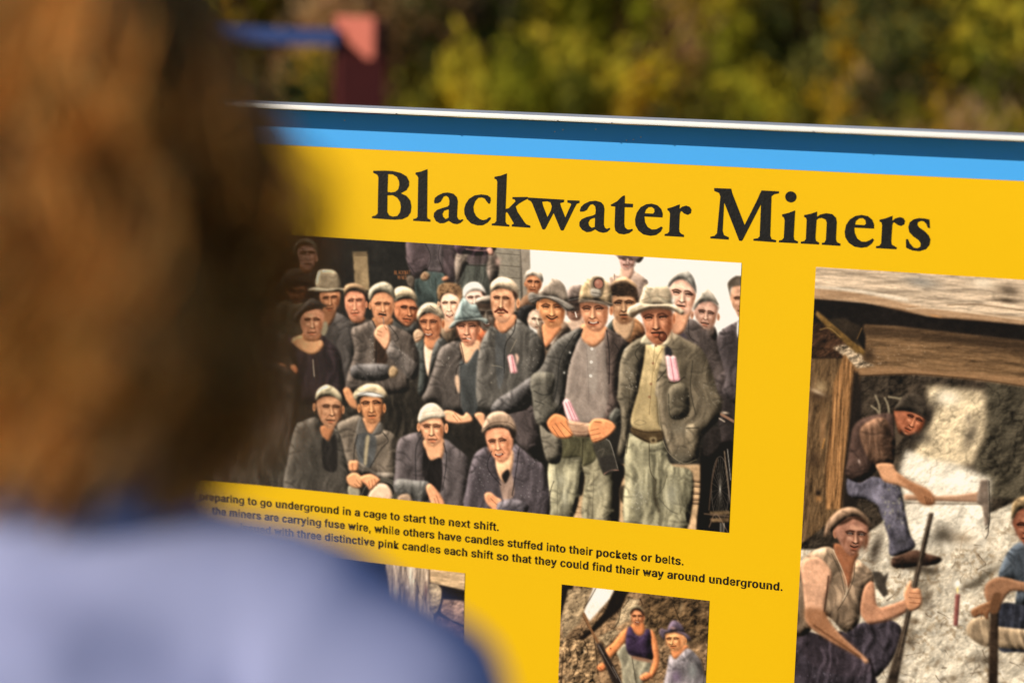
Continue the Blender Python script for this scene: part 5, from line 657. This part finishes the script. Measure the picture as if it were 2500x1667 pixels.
for tx,s,e in (('preparing to go underground in a cage to start the next shift.',(484,1218.6),(1216.5,1295)),
               ('the miners are carrying fuse wire, while others have candles stuffed into their pockets or belts.',(516,1256),(1667.5,1379)),
               ('issued with three distinctive pink candles each shift so that they could find their way around underground.',(585,1297),(1909,1441))):
    lettering('caption_lettering',caption(tx,s,e,15.3),-.0006,ink2)
# ---- printed photographs: one sheet of printed dots each; every printed figure is its own piece of the sheet
pm=attr_mat('printed_photograph',rough=.5,spec=.15)
def photograph(p,label,seed,con):
    im=finish(p,seed,con=con); c=np.where(im<=.04045,im/12.92,((im+.055)/1.055)**2.4)*INK
    h,w=p.h,p.w
    for k in range(1,p.cur_max+1):          # drop stray specks of a figure
        m=p.ids==k
        if not m.any(): continue
        yy_,xx_=np.nonzero(m); full=m; bx=(slice(max(0,yy_.min()-1),yy_.max()+2),slice(max(0,xx_.min()-1),xx_.max()+2)); m=full[bx]; lb_=np.where(m,np.arange(m.size).reshape(m.shape)+1,0)
        for it in range(400):
            n_=lb_.copy()
            for ax in (0,1):
                for sh in (1,-1):
                    r_2=np.roll(lb_,sh,ax); n_=np.maximum(n_,r_2)
            n_=np.where(m,n_,0)
            if (n_==lb_).all(): break
            lb_=n_
        u_,c_=np.unique(lb_[m],return_counts=True)
        for a_,b_ in zip(u_,c_):
            if b_<.3*c_.max(): p.ids[bx][lb_==a_]=0
    jj,ii=np.mgrid[0:h,0:w]
    co=np.stack([p.u0+ii*GP+GP/2,np.full((h,w),-.0008),CAMZ-(p.v0+jj*GP+GP/2)],-1).reshape(-1,3); cf=c.reshape(-1,3)
    idx=(jj*w+ii)[:-1,:-1]; cell=p.ids[:-1,:-1]; top=None
    for k in range(0,p.cur_max+1):
        q=idx[cell==k]
        if len(q)<6: continue
        f=np.stack([q,q+w,q+w+1,q+1],1); un,inv=np.unique(f,return_inverse=True)
        me=mesh_np('photograph' if k==0 else 'printed_figure',co[un],inv.reshape(-1,4),4)
        at=me.color_attributes.new('Col','FLOAT_COLOR','POINT'); at.data.foreach_set('color',np.concatenate([cf[un],np.ones((len(un),1))],1).astype(np.float32).ravel())
        if k==0: top=loc(link('photograph',me,pm,panel)); top['label']=label
        else:
            nm='printed_bicycle' if 'bicycle' in p.names[k] else 'printed_miner'
            o=link(nm,me,pm,top); o['label']=p.names[k]
    return top
for fn,lb,sd,cn in ((paint_group,'wide printed photograph of a crowd of miners in hats and caps',3,1.3),(paint_underground,'tall printed photograph of miners under a timbered tunnel roof',4,1.26),(paint_pair,'small printed photograph of two miners beside a rock drill',5,1.24),(paint_drive,'printed photograph of weathered planks and stones behind the shoulder',6,1.24)):
    p=fn(); p.cur_max=max(p.names) if p.names else 0; photograph(p,lb,sd,cn)
# ============================================================ the person looking at the board
HC=wpt(175,400,1.15)
def union(name,caps,voxel,m,parent,smooth=8,disp=None,ell=()):
    bm=bmesh.new()
    for (a,ra,b,rb) in caps:
        a,b=Vector(a),Vector(b); d=b-a; L=d.length; q=d.to_track_quat('Z','Y').to_matrix().to_4x4()
        prof=[]; 
        for i in range(6): t=-math.pi/2+math.pi/2*i/5; prof.append((ra*math.cos(t),ra*math.sin(t)))
        for i in range(6): t=math.pi/2*i/5; prof.append((rb*math.cos(t),L+rb*math.sin(t)))
        rings=[[bm.verts.new(a+(q@Vector((r*math.cos(k*math.pi/8),r*math.sin(k*math.pi/8),z)))) for k in range(16)] for r,z in prof[1:-1]]
        for x,y in zip(rings,rings[1:]):
            for k in range(16): bm.faces.new((x[k],x[(k+1)%16],y[(k+1)%16],y[k]))
        bm.faces.new(rings[0][::-1]); bm.faces.new(rings[-1])
    for (c,s,rz) in ell:
        bmesh.ops.create_icosphere(bm,subdivisions=3,radius=1,matrix=Matrix.Translation(c)@rz.to_4x4()@Matrix.Diagonal((*s,1)))
    me=bpy.data.meshes.new('t'); bm.to_mesh(me); bm.free(); o=bpy.data.objects.new('t',me); COL.objects.link(o)
    r=o.modifiers.new('r','REMESH'); r.mode='VOXEL'; r.voxel_size=voxel
    s=o.modifiers.new('s','SMOOTH'); s.iterations=smooth; s.factor=.5
    bpy.context.view_layer.update()
    m2=bpy.data.meshes.new_from_object(o.evaluated_get(bpy.context.evaluated_depsgraph_get())); bpy.data.objects.remove(o); m2.name=name; m2.materials.clear()
    if disp:
        n=len(m2.vertices); co=np.zeros(n*3); m2.vertices.foreach_get('co',co); no=np.zeros(n*3); m2.vertices.foreach_get('normal',no)
        co=co.reshape(-1,3); no=no.reshape(-1,3); co=disp(co,no); m2.vertices.foreach_set('co',co.astype(np.float32).ravel()); m2.update()
    return link(name,m2,m,parent,True)
I3=Matrix.Identity(3)
person=empty('person',(HC.x,HC.y,0),'person with wavy brown hair in a pale blue shirt, seen from behind, reading the panel','person')
z0=HC.z           # heights below are relative to the middle of the head
skin_m=mat('skin',(.55,.33,.24),.5,spec=.4,var=.08,scale=30)
def L(x,y,z): return Vector((x,y,z0+z))
fing=[]
for s in (-1,1):
    hx=s*.265
    for k,(dy,ln) in enumerate(((.03,.07),(.01,.08),(-.01,.075),(-.028,.06))):
        a=L(hx,.03+dy,-.90); b=L(hx-s*.012,.035+dy,-.90-ln*.55); c=L(hx-s*.03,.04+dy,-.90-ln); fing+=[(a,.0085,b,.008),(b,.008,c,.0065)]
    fing+=[(L(hx-s*.01,.06,-.83),.011,L(hx-s*.02,.085,-.87),.009),(L(hx-s*.02,.085,-.87),.009,L(hx-s*.03,.092,-.905),.0075)]
legs=[]
for s in (-1,1): legs+=[(L(s*.09,.0,-.72),.085,L(s*.10,.01,-1.08),.058),(L(s*.10,.01,-1.08),.056,L(s*.105,-.02,-1.46),.036),(L(s*.105,-.02,-1.47),.034,L(s*.12,.12,-z0-.0+.035),.03)]
arms=[]
for s in (-1,1): arms+=[(L(s*.19,0,-.285),.048,L(s*.245,-.02,-.55),.04),(L(s*.245,-.02,-.55),.038,L(s*.262,.03,-.79),.025),(L(s*.262,.03,-.79),.026,L(s*.265,.035,-.88),.034)]
zf=-z0
legs=[]
for s in (-1,1): legs+=[(L(s*.09,0,-.72),.085,L(s*.10,.01,(-.72+zf)/2),.056),(L(s*.10,.01,(-.72+zf)/2),.055,L(s*.105,-.02,zf+.09),.036),(L(s*.105,-.03,zf+.06),.034,L(s*.12,.13,zf+.03),.026)]
def facial(co,no):
    x=co[:,0]; y=co[:,1]; z=co[:,2]-z0; fr=(y>.03)&(z>-.16)&(z<.14)
    def g(cx,cz,sx,sz): return np.exp(-((x-cx)/sx)**2-((z-cz)/sz)**2)*fr
    dy=.020*g(0,-.03,.013,.022)+.008*g(0,.0,.008,.02)-.010*(g(-.032,.012,.016,.011)+g(.032,.012,.016,.011))+.004*g(0,.032,.05,.008)+.005*g(0,-.062,.022,.006)+.004*g(0,-.075,.02,.005)-.004*g(0,-.068,.024,.0025)+.008*g(0,-.1,.022,.014)+.003*(g(-.032,.012,.009,.006)+g(.032,.012,.009,.006))
    co[:,1]+=dy; return co
body=union('body',[(L(0,.0,-.10),.052,L(0,-.015,-.22),.056),(L(-.12,-.005,-.272),.042,L(.12,-.005,-.272),.042)]+arms+legs+fing,.0055,skin_m,person,6,facial,
  ell=[(L(0,.0,.03),(.076,.095,.105),I3),(L(0,.03,-.055),(.055,.062,.062),I3),(L(.078,.0,-.01),(.012,.022,.034),I3),(L(-.078,.0,-.01),(.012,.022,.034),I3),(L(0,0,-.38),(.14,.085,.14),I3),(L(0,0,-.55),(.13,.09,.16),I3),(L(0,0,-.70),(.165,.11,.13),I3)])
body.matrix_parent_inverse=Matrix.Translation((-HC.x,-HC.y,0)); 
def place(o): o.matrix_parent_inverse=Matrix.Identity(4); o.location=(0,0,0); return o
place(body)
em_,im_=mat('eye',(.7,.68,.66),.2),mat('iris',(.05,.03,.02),.2)
for s in (-1,1):
    bm=bmesh.new(); bmesh.ops.create_uvsphere(bm,u_segments=16,v_segments=10,radius=.0115,matrix=Matrix.Translation(L(s*.032,.079,.012))); eye=place(bm_obj('eye',bm,em_,person,True))
    bm=bmesh.new(); bmesh.ops.create_uvsphere(bm,u_segments=12,v_segments=8,radius=.0055,matrix=Matrix.Translation(L(s*.032,.0875,.012))); bm_obj('iris',bm,im_,eye,True)
shirt_m=mat('blue_cotton',(.30,.335,.58),.85,spec=.2,var=.08,scale=40,bump=.25,bscale=900,sheen=.1)
def folds(co,no):
    x,y,z=co[:,0],co[:,1],co[:,2]-z0
    def rd(a): return 1-2*np.sqrt(np.abs(np.sin(a))+.02)
    up=np.clip((z+.62)/.2,0,1)*np.clip((.20-np.abs(x))/.05,.25,1)
    f=.005*up*np.sin(34*x-46*z+1.6*np.sin(9*x+.6)+.8)+.0022*rd(11*x+15*z+1.7+1.5*np.sin(17*y))+.0016*rd(27*x-18*z+7*y+1.2*np.sin(20*z))-.004*np.exp(-((x-.145+.2*(z+.3))/.006)**2)
    w=np.clip((-z-.19)/.06,0,1)
    return co+no*(f*w)[:,None]
sl=[]
for s in (-1,1): sl+=[(L(s*.208,-.01,-.290),.066,L(s*.254,-.02,-.54),.058),(L(s*.248,-.02,-.54),.057,L(s*.266,.03,-.76),.042),(L(0,-.012,-.226),.058,L(s*.15,-.012,-.252),.061),(L(s*.13,-.012,-.246),.060,L(s*.208,-.01,-.290),.066)]
shirt=union('shirt',sl+[(L(0,-.012,-.185),.055,L(0,-.012,-.25),.07)],.008,shirt_m,person,7,folds,ell=[(L(0,-.03,-.32),(.185,.095,.11),I3),(L(0,-.015,-.38),(.178,.12,.17),I3),(L(0,0,-.56),(.155,.112,.19),I3),(L(0,0,-.68),(.18,.125,.13),I3)])
place(shirt); shirt.location.z=-.002
# turned-down collar, a ring of cloth round the neck
bm=bmesh.new(); rows=[]
for (r,dz) in ((.056,-.180),(.060,-.158),(.066,-.160),(.076,-.194),(.073,-.196)):
    rows.append([bm.verts.new(L(r*math.cos(t)*1.02,r*math.sin(t)-.012,dz+.012*(1 if math.sin(t)<0 else -1)*abs(math.sin(t)))) for t in [2*math.pi*k/40+math.pi/2+.12 for k in range(38)]])
for a,b in zip(rows,rows[1:]):
    for k in range(37): bm.faces.new((a[k],a[k+1],b[k+1],b[k]))
bmesh.ops.recalc_face_normals(bm,faces=bm.faces); collar=bm_obj('collar',bm,shirt_m,shirt,True)
trs=[]
for s in (-1,1): trs+=[(L(s*.085,0,-.76),.105,L(s*.10,.01,(-.76+zf)/2),.078),(L(s*.10,.01,(-.76+zf)/2),.076,L(s*.105,-.02,zf+.1),.062)]
place(union('trousers',trs,.009,mat('dark_denim',(.03,.035,.06),.9,var=.2,scale=60),person,8,ell=[(L(0,0,-.76),(.172,.12,.12),I3)]))
for s in (-1,1): place(union('shoe',[(L(s*.106,-.05,zf+.045),.045,L(s*.125,.16,zf+.038),.038)],.007,mat('shoe_leather',(.05,.03,.02),.5),person,5))
# ---- hair: a shell that follows the head, covered with wavy locks
HP=[(.156,.0),(.150,.035),(.135,.062),(.115,.080),(.092,.092),(.046,.100),(.007,.107),(-.023,.115),(-.046,.119),(-.078,.121),(-.115,.121),(-.150,.108),(-.175,.092),(-.200,.068)]
HPa=np.array(HP)[::-1]
def hr(z): return float(np.interp(z,HPa[:,0],HPa[:,1]))
def hpoint(th,z,k=1.0):
    r=hr(z)*k; c,s=math.cos(th),math.sin(th)           # th=0 points right, th=-pi/2 points back
    yb=1.10 if s<0 else .80
    r*=1+.075*math.sin(3.1*th+34*z+.6)*min(1,max(0,(.16-z)/.05))
    return Vector((r*c,r*s*yb-.012,z0+z))
rg=random.Random(5); hv=[];hf=[];hc=[]
def tube(pts,rad,col,seg=6):
    b=len(hv); n=len(pts)
    for i,p in enumerate(pts):
        t=(pts[min(i+1,n-1)]-pts[max(i-1,0)]).normalized(); q=t.to_track_quat('Z','Y')
        for k in range(seg):
            a=2*math.pi*k/seg; hv.append(p+q@Vector((rad[i]*math.cos(a),rad[i]*math.sin(a)*.6,0))); hc.append(col[i] if isinstance(col,list) else col)
    for i in range(n-1):
        for k in range(seg): hf.append((b+i*seg+k,b+i*seg+(k+1)%seg,b+(i+1)*seg+(k+1)%seg,b+(i+1)*seg+k))
FACE=(math.radians(38),math.radians(142))
shell_z=[.150,.135,.115,.092,.046,.007,-.023,-.046,-.078,-.115,-.140,-.155]
b0=len(hv); NT=48
for z in shell_z:
    for k in range(NT):
        th=2*math.pi*k/NT; kk=.86
        if FACE[0]<th<FACE[1] and z<.085: kk=.30 
        kk*=.97 if z>-.05 else .9
        hv.append(hpoint(th,z,kk)); hc.append((.07,.035,.014))
for j in range(len(shell_z)-1):
    for k in range(NT):
        th=2*math.pi*(k+.5)/NT
        if FACE[0]-.1<th<FACE[1]+.1 and shell_z[j]<.10: continue
        hf.append((b0+j*NT+k,b0+j*NT+(k+1)%NT,b0+(j+1)*NT+(k+1)%NT,b0+(j+1)*NT+k))
tv=len(hv); hv.append(L(0,-.012,.153)); hc.append((.07,.035,.014))
for k in range(NT): hf.append((tv,b0+k,b0+(k+1)%NT,tv))
PAL=[(.82,.42,.10),(.92,.53,.15),(.45,.21,.05),(.95,.66,.26),(.14,.064,.018)]
for i in range(84):       # thick wavy tresses under the fine strands
    th=math.radians(150+(i*137.508)%240); ph=rg.uniform(0,6.28); pts=[];rad=[];N=20; dr=rg.uniform(-.35,.35); am=rg.uniform(.08,.2); R_=rg.uniform(.0055,.0115)
    zs=rg.uniform(.05,.15) if i%3 else rg.uniform(-.08,.05); ze=rg.uniform(-.20,-.15); cb=PAL[rg.choice((0,0,1,1,2,3,4))]
    for j in range(N):
        t_=j/(N-1); z=zs+(ze-zs)*t_; pts.append(hpoint(th+dr*t_+am*math.sin(36*z+ph),z,.93+.07*math.cos(36*z+ph+.9)*min(1,t_*3))); rad.append(R_*(1+.35*math.sin(36*z+ph))*min(1,.3+t_*3)*(1-.85*max(0,t_-.8)/.2))
    tube(pts,rad,cb,8)
nrs=np.random.RandomState(12); SV=[];SF=[];SC=[]; nb=0
for c in range(150):      # locks of hair: each a bundle of fine wavy strands
    th=math.radians(148+(c*137.508)%244); top_=rg.random()<.62
    zs=rg.uniform(.07,.152) if top_ else rg.uniform(-.07,.08); ze=rg.uniform(-.195,-.145) if rg.random()<.8 else rg.uniform(-.13,-.06)
    ph=rg.uniform(0,6.28)*.5+2.6*th; fq=rg.uniform(32,48); am=rg.uniform(.10,.22); dr=rg.uniform(-.4,.4); kk=rg.uniform(.86,.98); col=np.array(PAL[rg.choice((0,0,1,1,2,3,4))]); N=15; w0=rg.uniform(.07,.15)
    for q_ in range(24 if c%5 else 14):
        o1,o2=nrs.normal()*w0,nrs.normal()*.055; fz=abs(nrs.normal())*.035; p2=nrs.rand()*6.28; sc_=col*(.7+.6*nrs.rand()); L0=nrs.uniform(.8,1.0); pts=[]
        fly=(nrs.rand()<.22)*nrs.uniform(.05,.34)
        for j in range(N):
            t_=j/(N-1)*L0; z=zs+(ze-zs)*t_; sp=.25+.75*math.sin(math.pi*min(1,.15+t_*.8)); g=min(1,t_*3)
            a=th+dr*t_+o1*sp+am*g*math.sin(fq*z+ph)+fz*math.sin(3*fq*z+p2); k_=kk+o2*sp+.075*g*math.cos(fq*z+ph+.8)+fz*math.cos(2.3*fq*z+p2)+fly*math.sin(math.pi*t_*.9)
            pts.append(hpoint(a,max(z,-.2),k_))
        P_=np.array([tuple(v) for v in pts]); T_=np.gradient(P_,axis=0); T_/=np.linalg.norm(T_,axis=1)[:,None]+1e-9
        A_=np.cross(T_,[.3,.2,.93]); A_/=np.linalg.norm(A_,axis=1)[:,None]+1e-9; B_=np.cross(T_,A_); r_h=.00085*np.clip(1.25-np.linspace(0,1,N),.25,1)[:,None]
        ring=np.stack([P_+A_*r_h,P_-A_*r_h*.5+B_*r_h*.87,P_-A_*r_h*.5-B_*r_h*.87],1); SV.append(ring.reshape(-1,3)); SC.append(np.repeat(sc_[None],N*3,0))
        ii_=np.arange(N-1)[:,None]*3+np.arange(3)[None]; nx=np.arange(N-1)[:,None]*3+np.array([1,2,0])[None]; SF.append((np.stack([ii_,nx,nx+3,ii_+3],-1).reshape(-1,4)+nb)); nb+=N*3
SV=np.concatenate(SV); SF=np.concatenate(SF); SC=np.concatenate(SC)
n0=len(SV); SV=np.concatenate([SV,np.array([tuple(v) for v in hv])]); SC=np.concatenate([SC,np.array(hc)])
hq=[f for f in hf if len(f)==4 and len(set(f))==4]; ht=[(f[0],f[1],f[2]) for f in hf if len(f)==3]
SF=np.concatenate([SF,np.array(hq)+n0])
me=mesh_np('hair',SV,SF,4)
at=me.color_attributes.new('Col','FLOAT_COLOR','POINT'); at.data.foreach_set('color',np.concatenate([SC,np.ones((len(SC),1))],1).astype(np.float32).ravel())
hm=attr_mat('brown_hair',rough=.38,spec=.7,trans=.5); hm.node_tree.nodes['Principled BSDF'].inputs['Specular Tint'].default_value=(1,.62,.30,1)
hair=link('hair',me,hm,person,True)
# ============================================================ shrubs on the hillside
leaf_m=attr_mat('shrub_leaves',rough=.7,spec=.06,trans=.42); bark_m=mat('bark',(.10,.07,.05),.9,var=.3,scale=30)
def shrub_mesh(seed,pal,h,wd,n_cl,leaves,lw,ll,up):
    rs=np.random.RandomState(seed); V=[];Cc=[]
    stems=[]
    for c in range(n_cl):
        a=rs.rand()*6.28; rr=wd*math.sqrt(rs.rand())*.8; zc=h*(.12+.80*rs.rand()*(1-.35*(rr/wd))); cen=np.array([rr*math.cos(a),rr*math.sin(a),zc]); stems.append(cen)
        cr=wd*(.16+.20*rs.rand()); base=np.array(pal[rs.randint(len(pal))])
        p=rs.normal(size=(leaves,3)); p/=np.linalg.norm(p,axis=1)[:,None]; p*=(rs.rand(leaves,1)**.4); p=cen+p*np.array([cr,cr,cr*(1.2+up)])
        d=rs.normal(size=(leaves,3)); d[:,2]=np.abs(d[:,2])+up; d/=np.linalg.norm(d,axis=1)[:,None]
        ou=p-cen+np.array([0,0,.25*cr]); ou/=np.linalg.norm(ou,axis=1)[:,None]+1e-9; ou=ou+.45*rs.normal(size=(leaves,3)); d=d-ou*((d*ou).sum(1)/((ou*ou).sum(1)+1e-9))[:,None]*.85; d/=np.linalg.norm(d,axis=1)[:,None]+1e-9
        s=np.cross(d,ou); s/=np.linalg.norm(s,axis=1)[:,None]+1e-9
        k=(.7+.6*rs.rand(leaves,1)); a_=p-s*lw*k*.5+d*ll*k*.35; b_=p+s*lw*k*.5+d*ll*k*.35; t_=p+d*ll*k
        V.append(np.stack([p,b_,t_,a_],1).reshape(-1,3)); col=np.minimum(base*np.array([2.35,2.12,2.2]),.78)*(.75+.5*rs.rand(leaves,1))*(1+.15*(rs.rand(leaves,3)-.5)); Cc.append(np.repeat(col,4,0))
    V=np.concatenate(V); V[:,2]=np.maximum(V[:,2],.01); Cc=np.concatenate(Cc); me=mesh_np('foliage',V,np.arange(len(V)),4)
    at=me.color_attributes.new('Col','FLOAT_COLOR','POINT'); at.data.foreach_set('color',np.concatenate([Cc,np.ones((len(Cc),1))],1).astype(np.float32).ravel()); me.materials.append(leaf_m)
    bm=bmesh.new()
    for cen in stems:
        p0=Vector((cen[0]*.15,cen[1]*.15,-.1)); p1=Vector(cen); d=p1-p0; q=d.to_track_quat('Z','Y').to_matrix().to_4x4()
        bmesh.ops.create_cone(bm,cap_ends=True,segments=5,radius1=.022,radius2=.006,depth=d.length,matrix=Matrix.Translation((p0+p1)/2)@q)
    bs=bpy.data.meshes.new('stem'); bm.to_mesh(bs); bm.free(); bs.materials.append(bark_m)
    return me,bs
KINDS_=[('olive_shrub','leafy olive green shrub','shrub',[(.15,.16,.012),(.22,.20,.015),(.07,.08,.010),(.26,.23,.02)],1.5,.75,22,90,.05,.11,.5),
 ('yellow_green_bush','tall sunlit yellow-green bush','bush',[(.26,.21,.012),(.22,.20,.015),(.30,.20,.01),(.10,.10,.012)],1.7,.6,20,90,.045,.13,1.0),
 ('brown_bush','dry brown twiggy bush','bush',[(.24,.155,.06),(.26,.18,.085),(.15,.095,.04),(.26,.19,.10)],1.3,.8,22,95,.028,.12,.7),
 ('golden_gorse','golden flowering bush','bush',[(.29,.20,.008),(.24,.17,.01),(.20,.14,.012),(.09,.09,.012)],1.3,.65,20,90,.05,.08,.4),
 ('dark_shrub','dark evergreen shrub','shrub',[(.030,.040,.010),(.05,.055,.014),(.02,.026,.008),(.08,.085,.02)],1.9,.8,24,95,.05,.11,.3)]
PROTO=[]
for i,k in enumerate(KINDS_): PROTO.append([shrub_mesh(100+i*7+j,k[3],k[4],k[5],k[6],k[7],k[8],k[9],k[10]) for j in range(3)])
rs=random.Random(9)
SPOTS=[]
def spot(px,depth):
    z='behind the head with brown hair' if px<520 else 'under the blue rail' if px<790 else 'beside the dark red post' if px<1000 else 'above the word Blackwater' if px<1720 else 'above the word Miners' if px<2250 else 'above the tall tunnel photograph'
    return z+(', close behind the panel' if depth<12.5 else ', higher up the slope' if depth>15 else ', midway up the slope')
def shrub(px,depth,kind,sc,zoff=0):
    g=wpt(px,400,depth); x,y=g.x,g.y; z=hz(x,y)
    nm,lb,cat=KINDS_[kind][:3]; fo,sm=PROTO[kind][rs.randint(0,2)]
    o=empty(nm,(x,y,z-.05),lb+' '+spot(px,depth),cat,'shrubs on the hillside behind the panel',rs.uniform(0,6.28)); o.scale=(sc,sc,sc*rs.uniform(.9,1.15))
    for m_,pn in ((fo,'foliage'),(sm,'stem')):
        c=bpy.data.objects.new(pn,m_); COL.objects.link(c); c.parent=o
    SPOTS.append((px,o))
for depth,cnt,s0,s1 in ((10.6,28,.42,.62),(11.6,25,.55,.8),(13.0,18,.8,1.2),(14.6,13,1.1,1.5),(17.0,12,1.2,1.6),(20.0,11,1.4,1.8)):
    for i in range(cnt):
        px=-500+3500*(i+rs.uniform(.1,.9))/cnt
        k=rs.choice((0,1,4,0,3,2,4)) if px<1400 else rs.choice((2,0,2,1,4,3,2))
        shrub(px,depth,k,rs.uniform(s0,s1))
for px in (600,740,860): shrub(px,10.2,4,.8)

# ============================================================ painted steel frame behind the board
fb=wpt(885,150,8.2); gz=hz(fb.x,fb.y); red_shaded=mat('red_paint_shaded',(.07,.008,.007),.55,var=.2,scale=14); red_sunlit=mat('red_paint_sunlit',(.46,.088,.052),.55,var=.06,scale=20); bpn=mat('blue_paint',(.025,.055,.20),.5,var=.12,scale=12)  # one red paint in two tones: shade and sunlight put into the colours
px8=8.2/5000
top=wpt(885,42,8.2).z
st_=empty('steel_frame',(fb.x,fb.y,gz),'red steel post coloured as in shade, with a corner plate coloured as sunlit and a blue top rail','steel frame')
def fr(o): o.matrix_parent_inverse=Matrix.Translation((-fb.x,-fb.y,-gz)); return o
wpost=112*px8
RZ=Matrix.Rotation(math.radians(30),3,'Z'); RG=Matrix.Rotation(math.radians(-14),3,'Z')
def oriented(name,parts,m,RZ=RZ):
    bm=bmesh.new()
    for c,s in parts:
        b2=bmesh.new(); box_bm(b2,(0,0,0),s,.004); 
        for v in b2.verts: v.co=RZ@(v.co+Vector(c))
        t_=bpy.data.meshes.new('t'); b2.to_mesh(t_); b2.free(); bm.from_mesh(t_); bpy.data.meshes.remove(t_)
    for v in bm.verts: v.co+=Vector((fb.x,fb.y,0))
    return fr(bm_obj(name,bm,m,st_))
oriented('post',[((0,.05,(gz-.3+top)/2),(wpost*1.0,.10,top-gz+.3)),((0,.112,(gz-.3+top)/2),(wpost*1.14,.02,top-gz+.3))],red_shaded)
oriented('post',[((-2.6,.05,(gz-.3+top)/2),(wpost*.86,.10,top-gz+.3))],red_shaded,Matrix.Rotation(math.radians(14),3,'Z'))
oriented('rail',[((-1.3-wpost*.2,-.03,top-52*px8),(2.6-wpost*.6,.07,40*px8))],bpn,Matrix.Rotation(math.radians(14),3,'Z'))
bm=bmesh.new(); tri=[(-.54,0.0),(.52,0.0),(.52,-.86),(.36,-.90),(-.40,-.36)]  # plate added to stand in for the sunlit triangle on the post
fA=[bm.verts.new(RG@Vector((a*wpost,-.062,top+b*wpost))+Vector((fb.x,fb.y,0))) for a,b in tri]; fB=[bm.verts.new(RG@Vector((a*wpost,-.046,top+b*wpost))+Vector((fb.x,fb.y,0))) for a,b in tri]
bm.faces.new(fA[::-1]); bm.faces.new(fB)
for k in range(len(tri)): bm.faces.new((fA[k],fA[(k+1)%len(tri)],fB[(k+1)%len(tri)],fB[k]))
bmesh.ops.recalc_face_normals(bm,faces=bm.faces); fr(bm_obj('sunlit_corner_plate',bm,red_sunlit,st_))
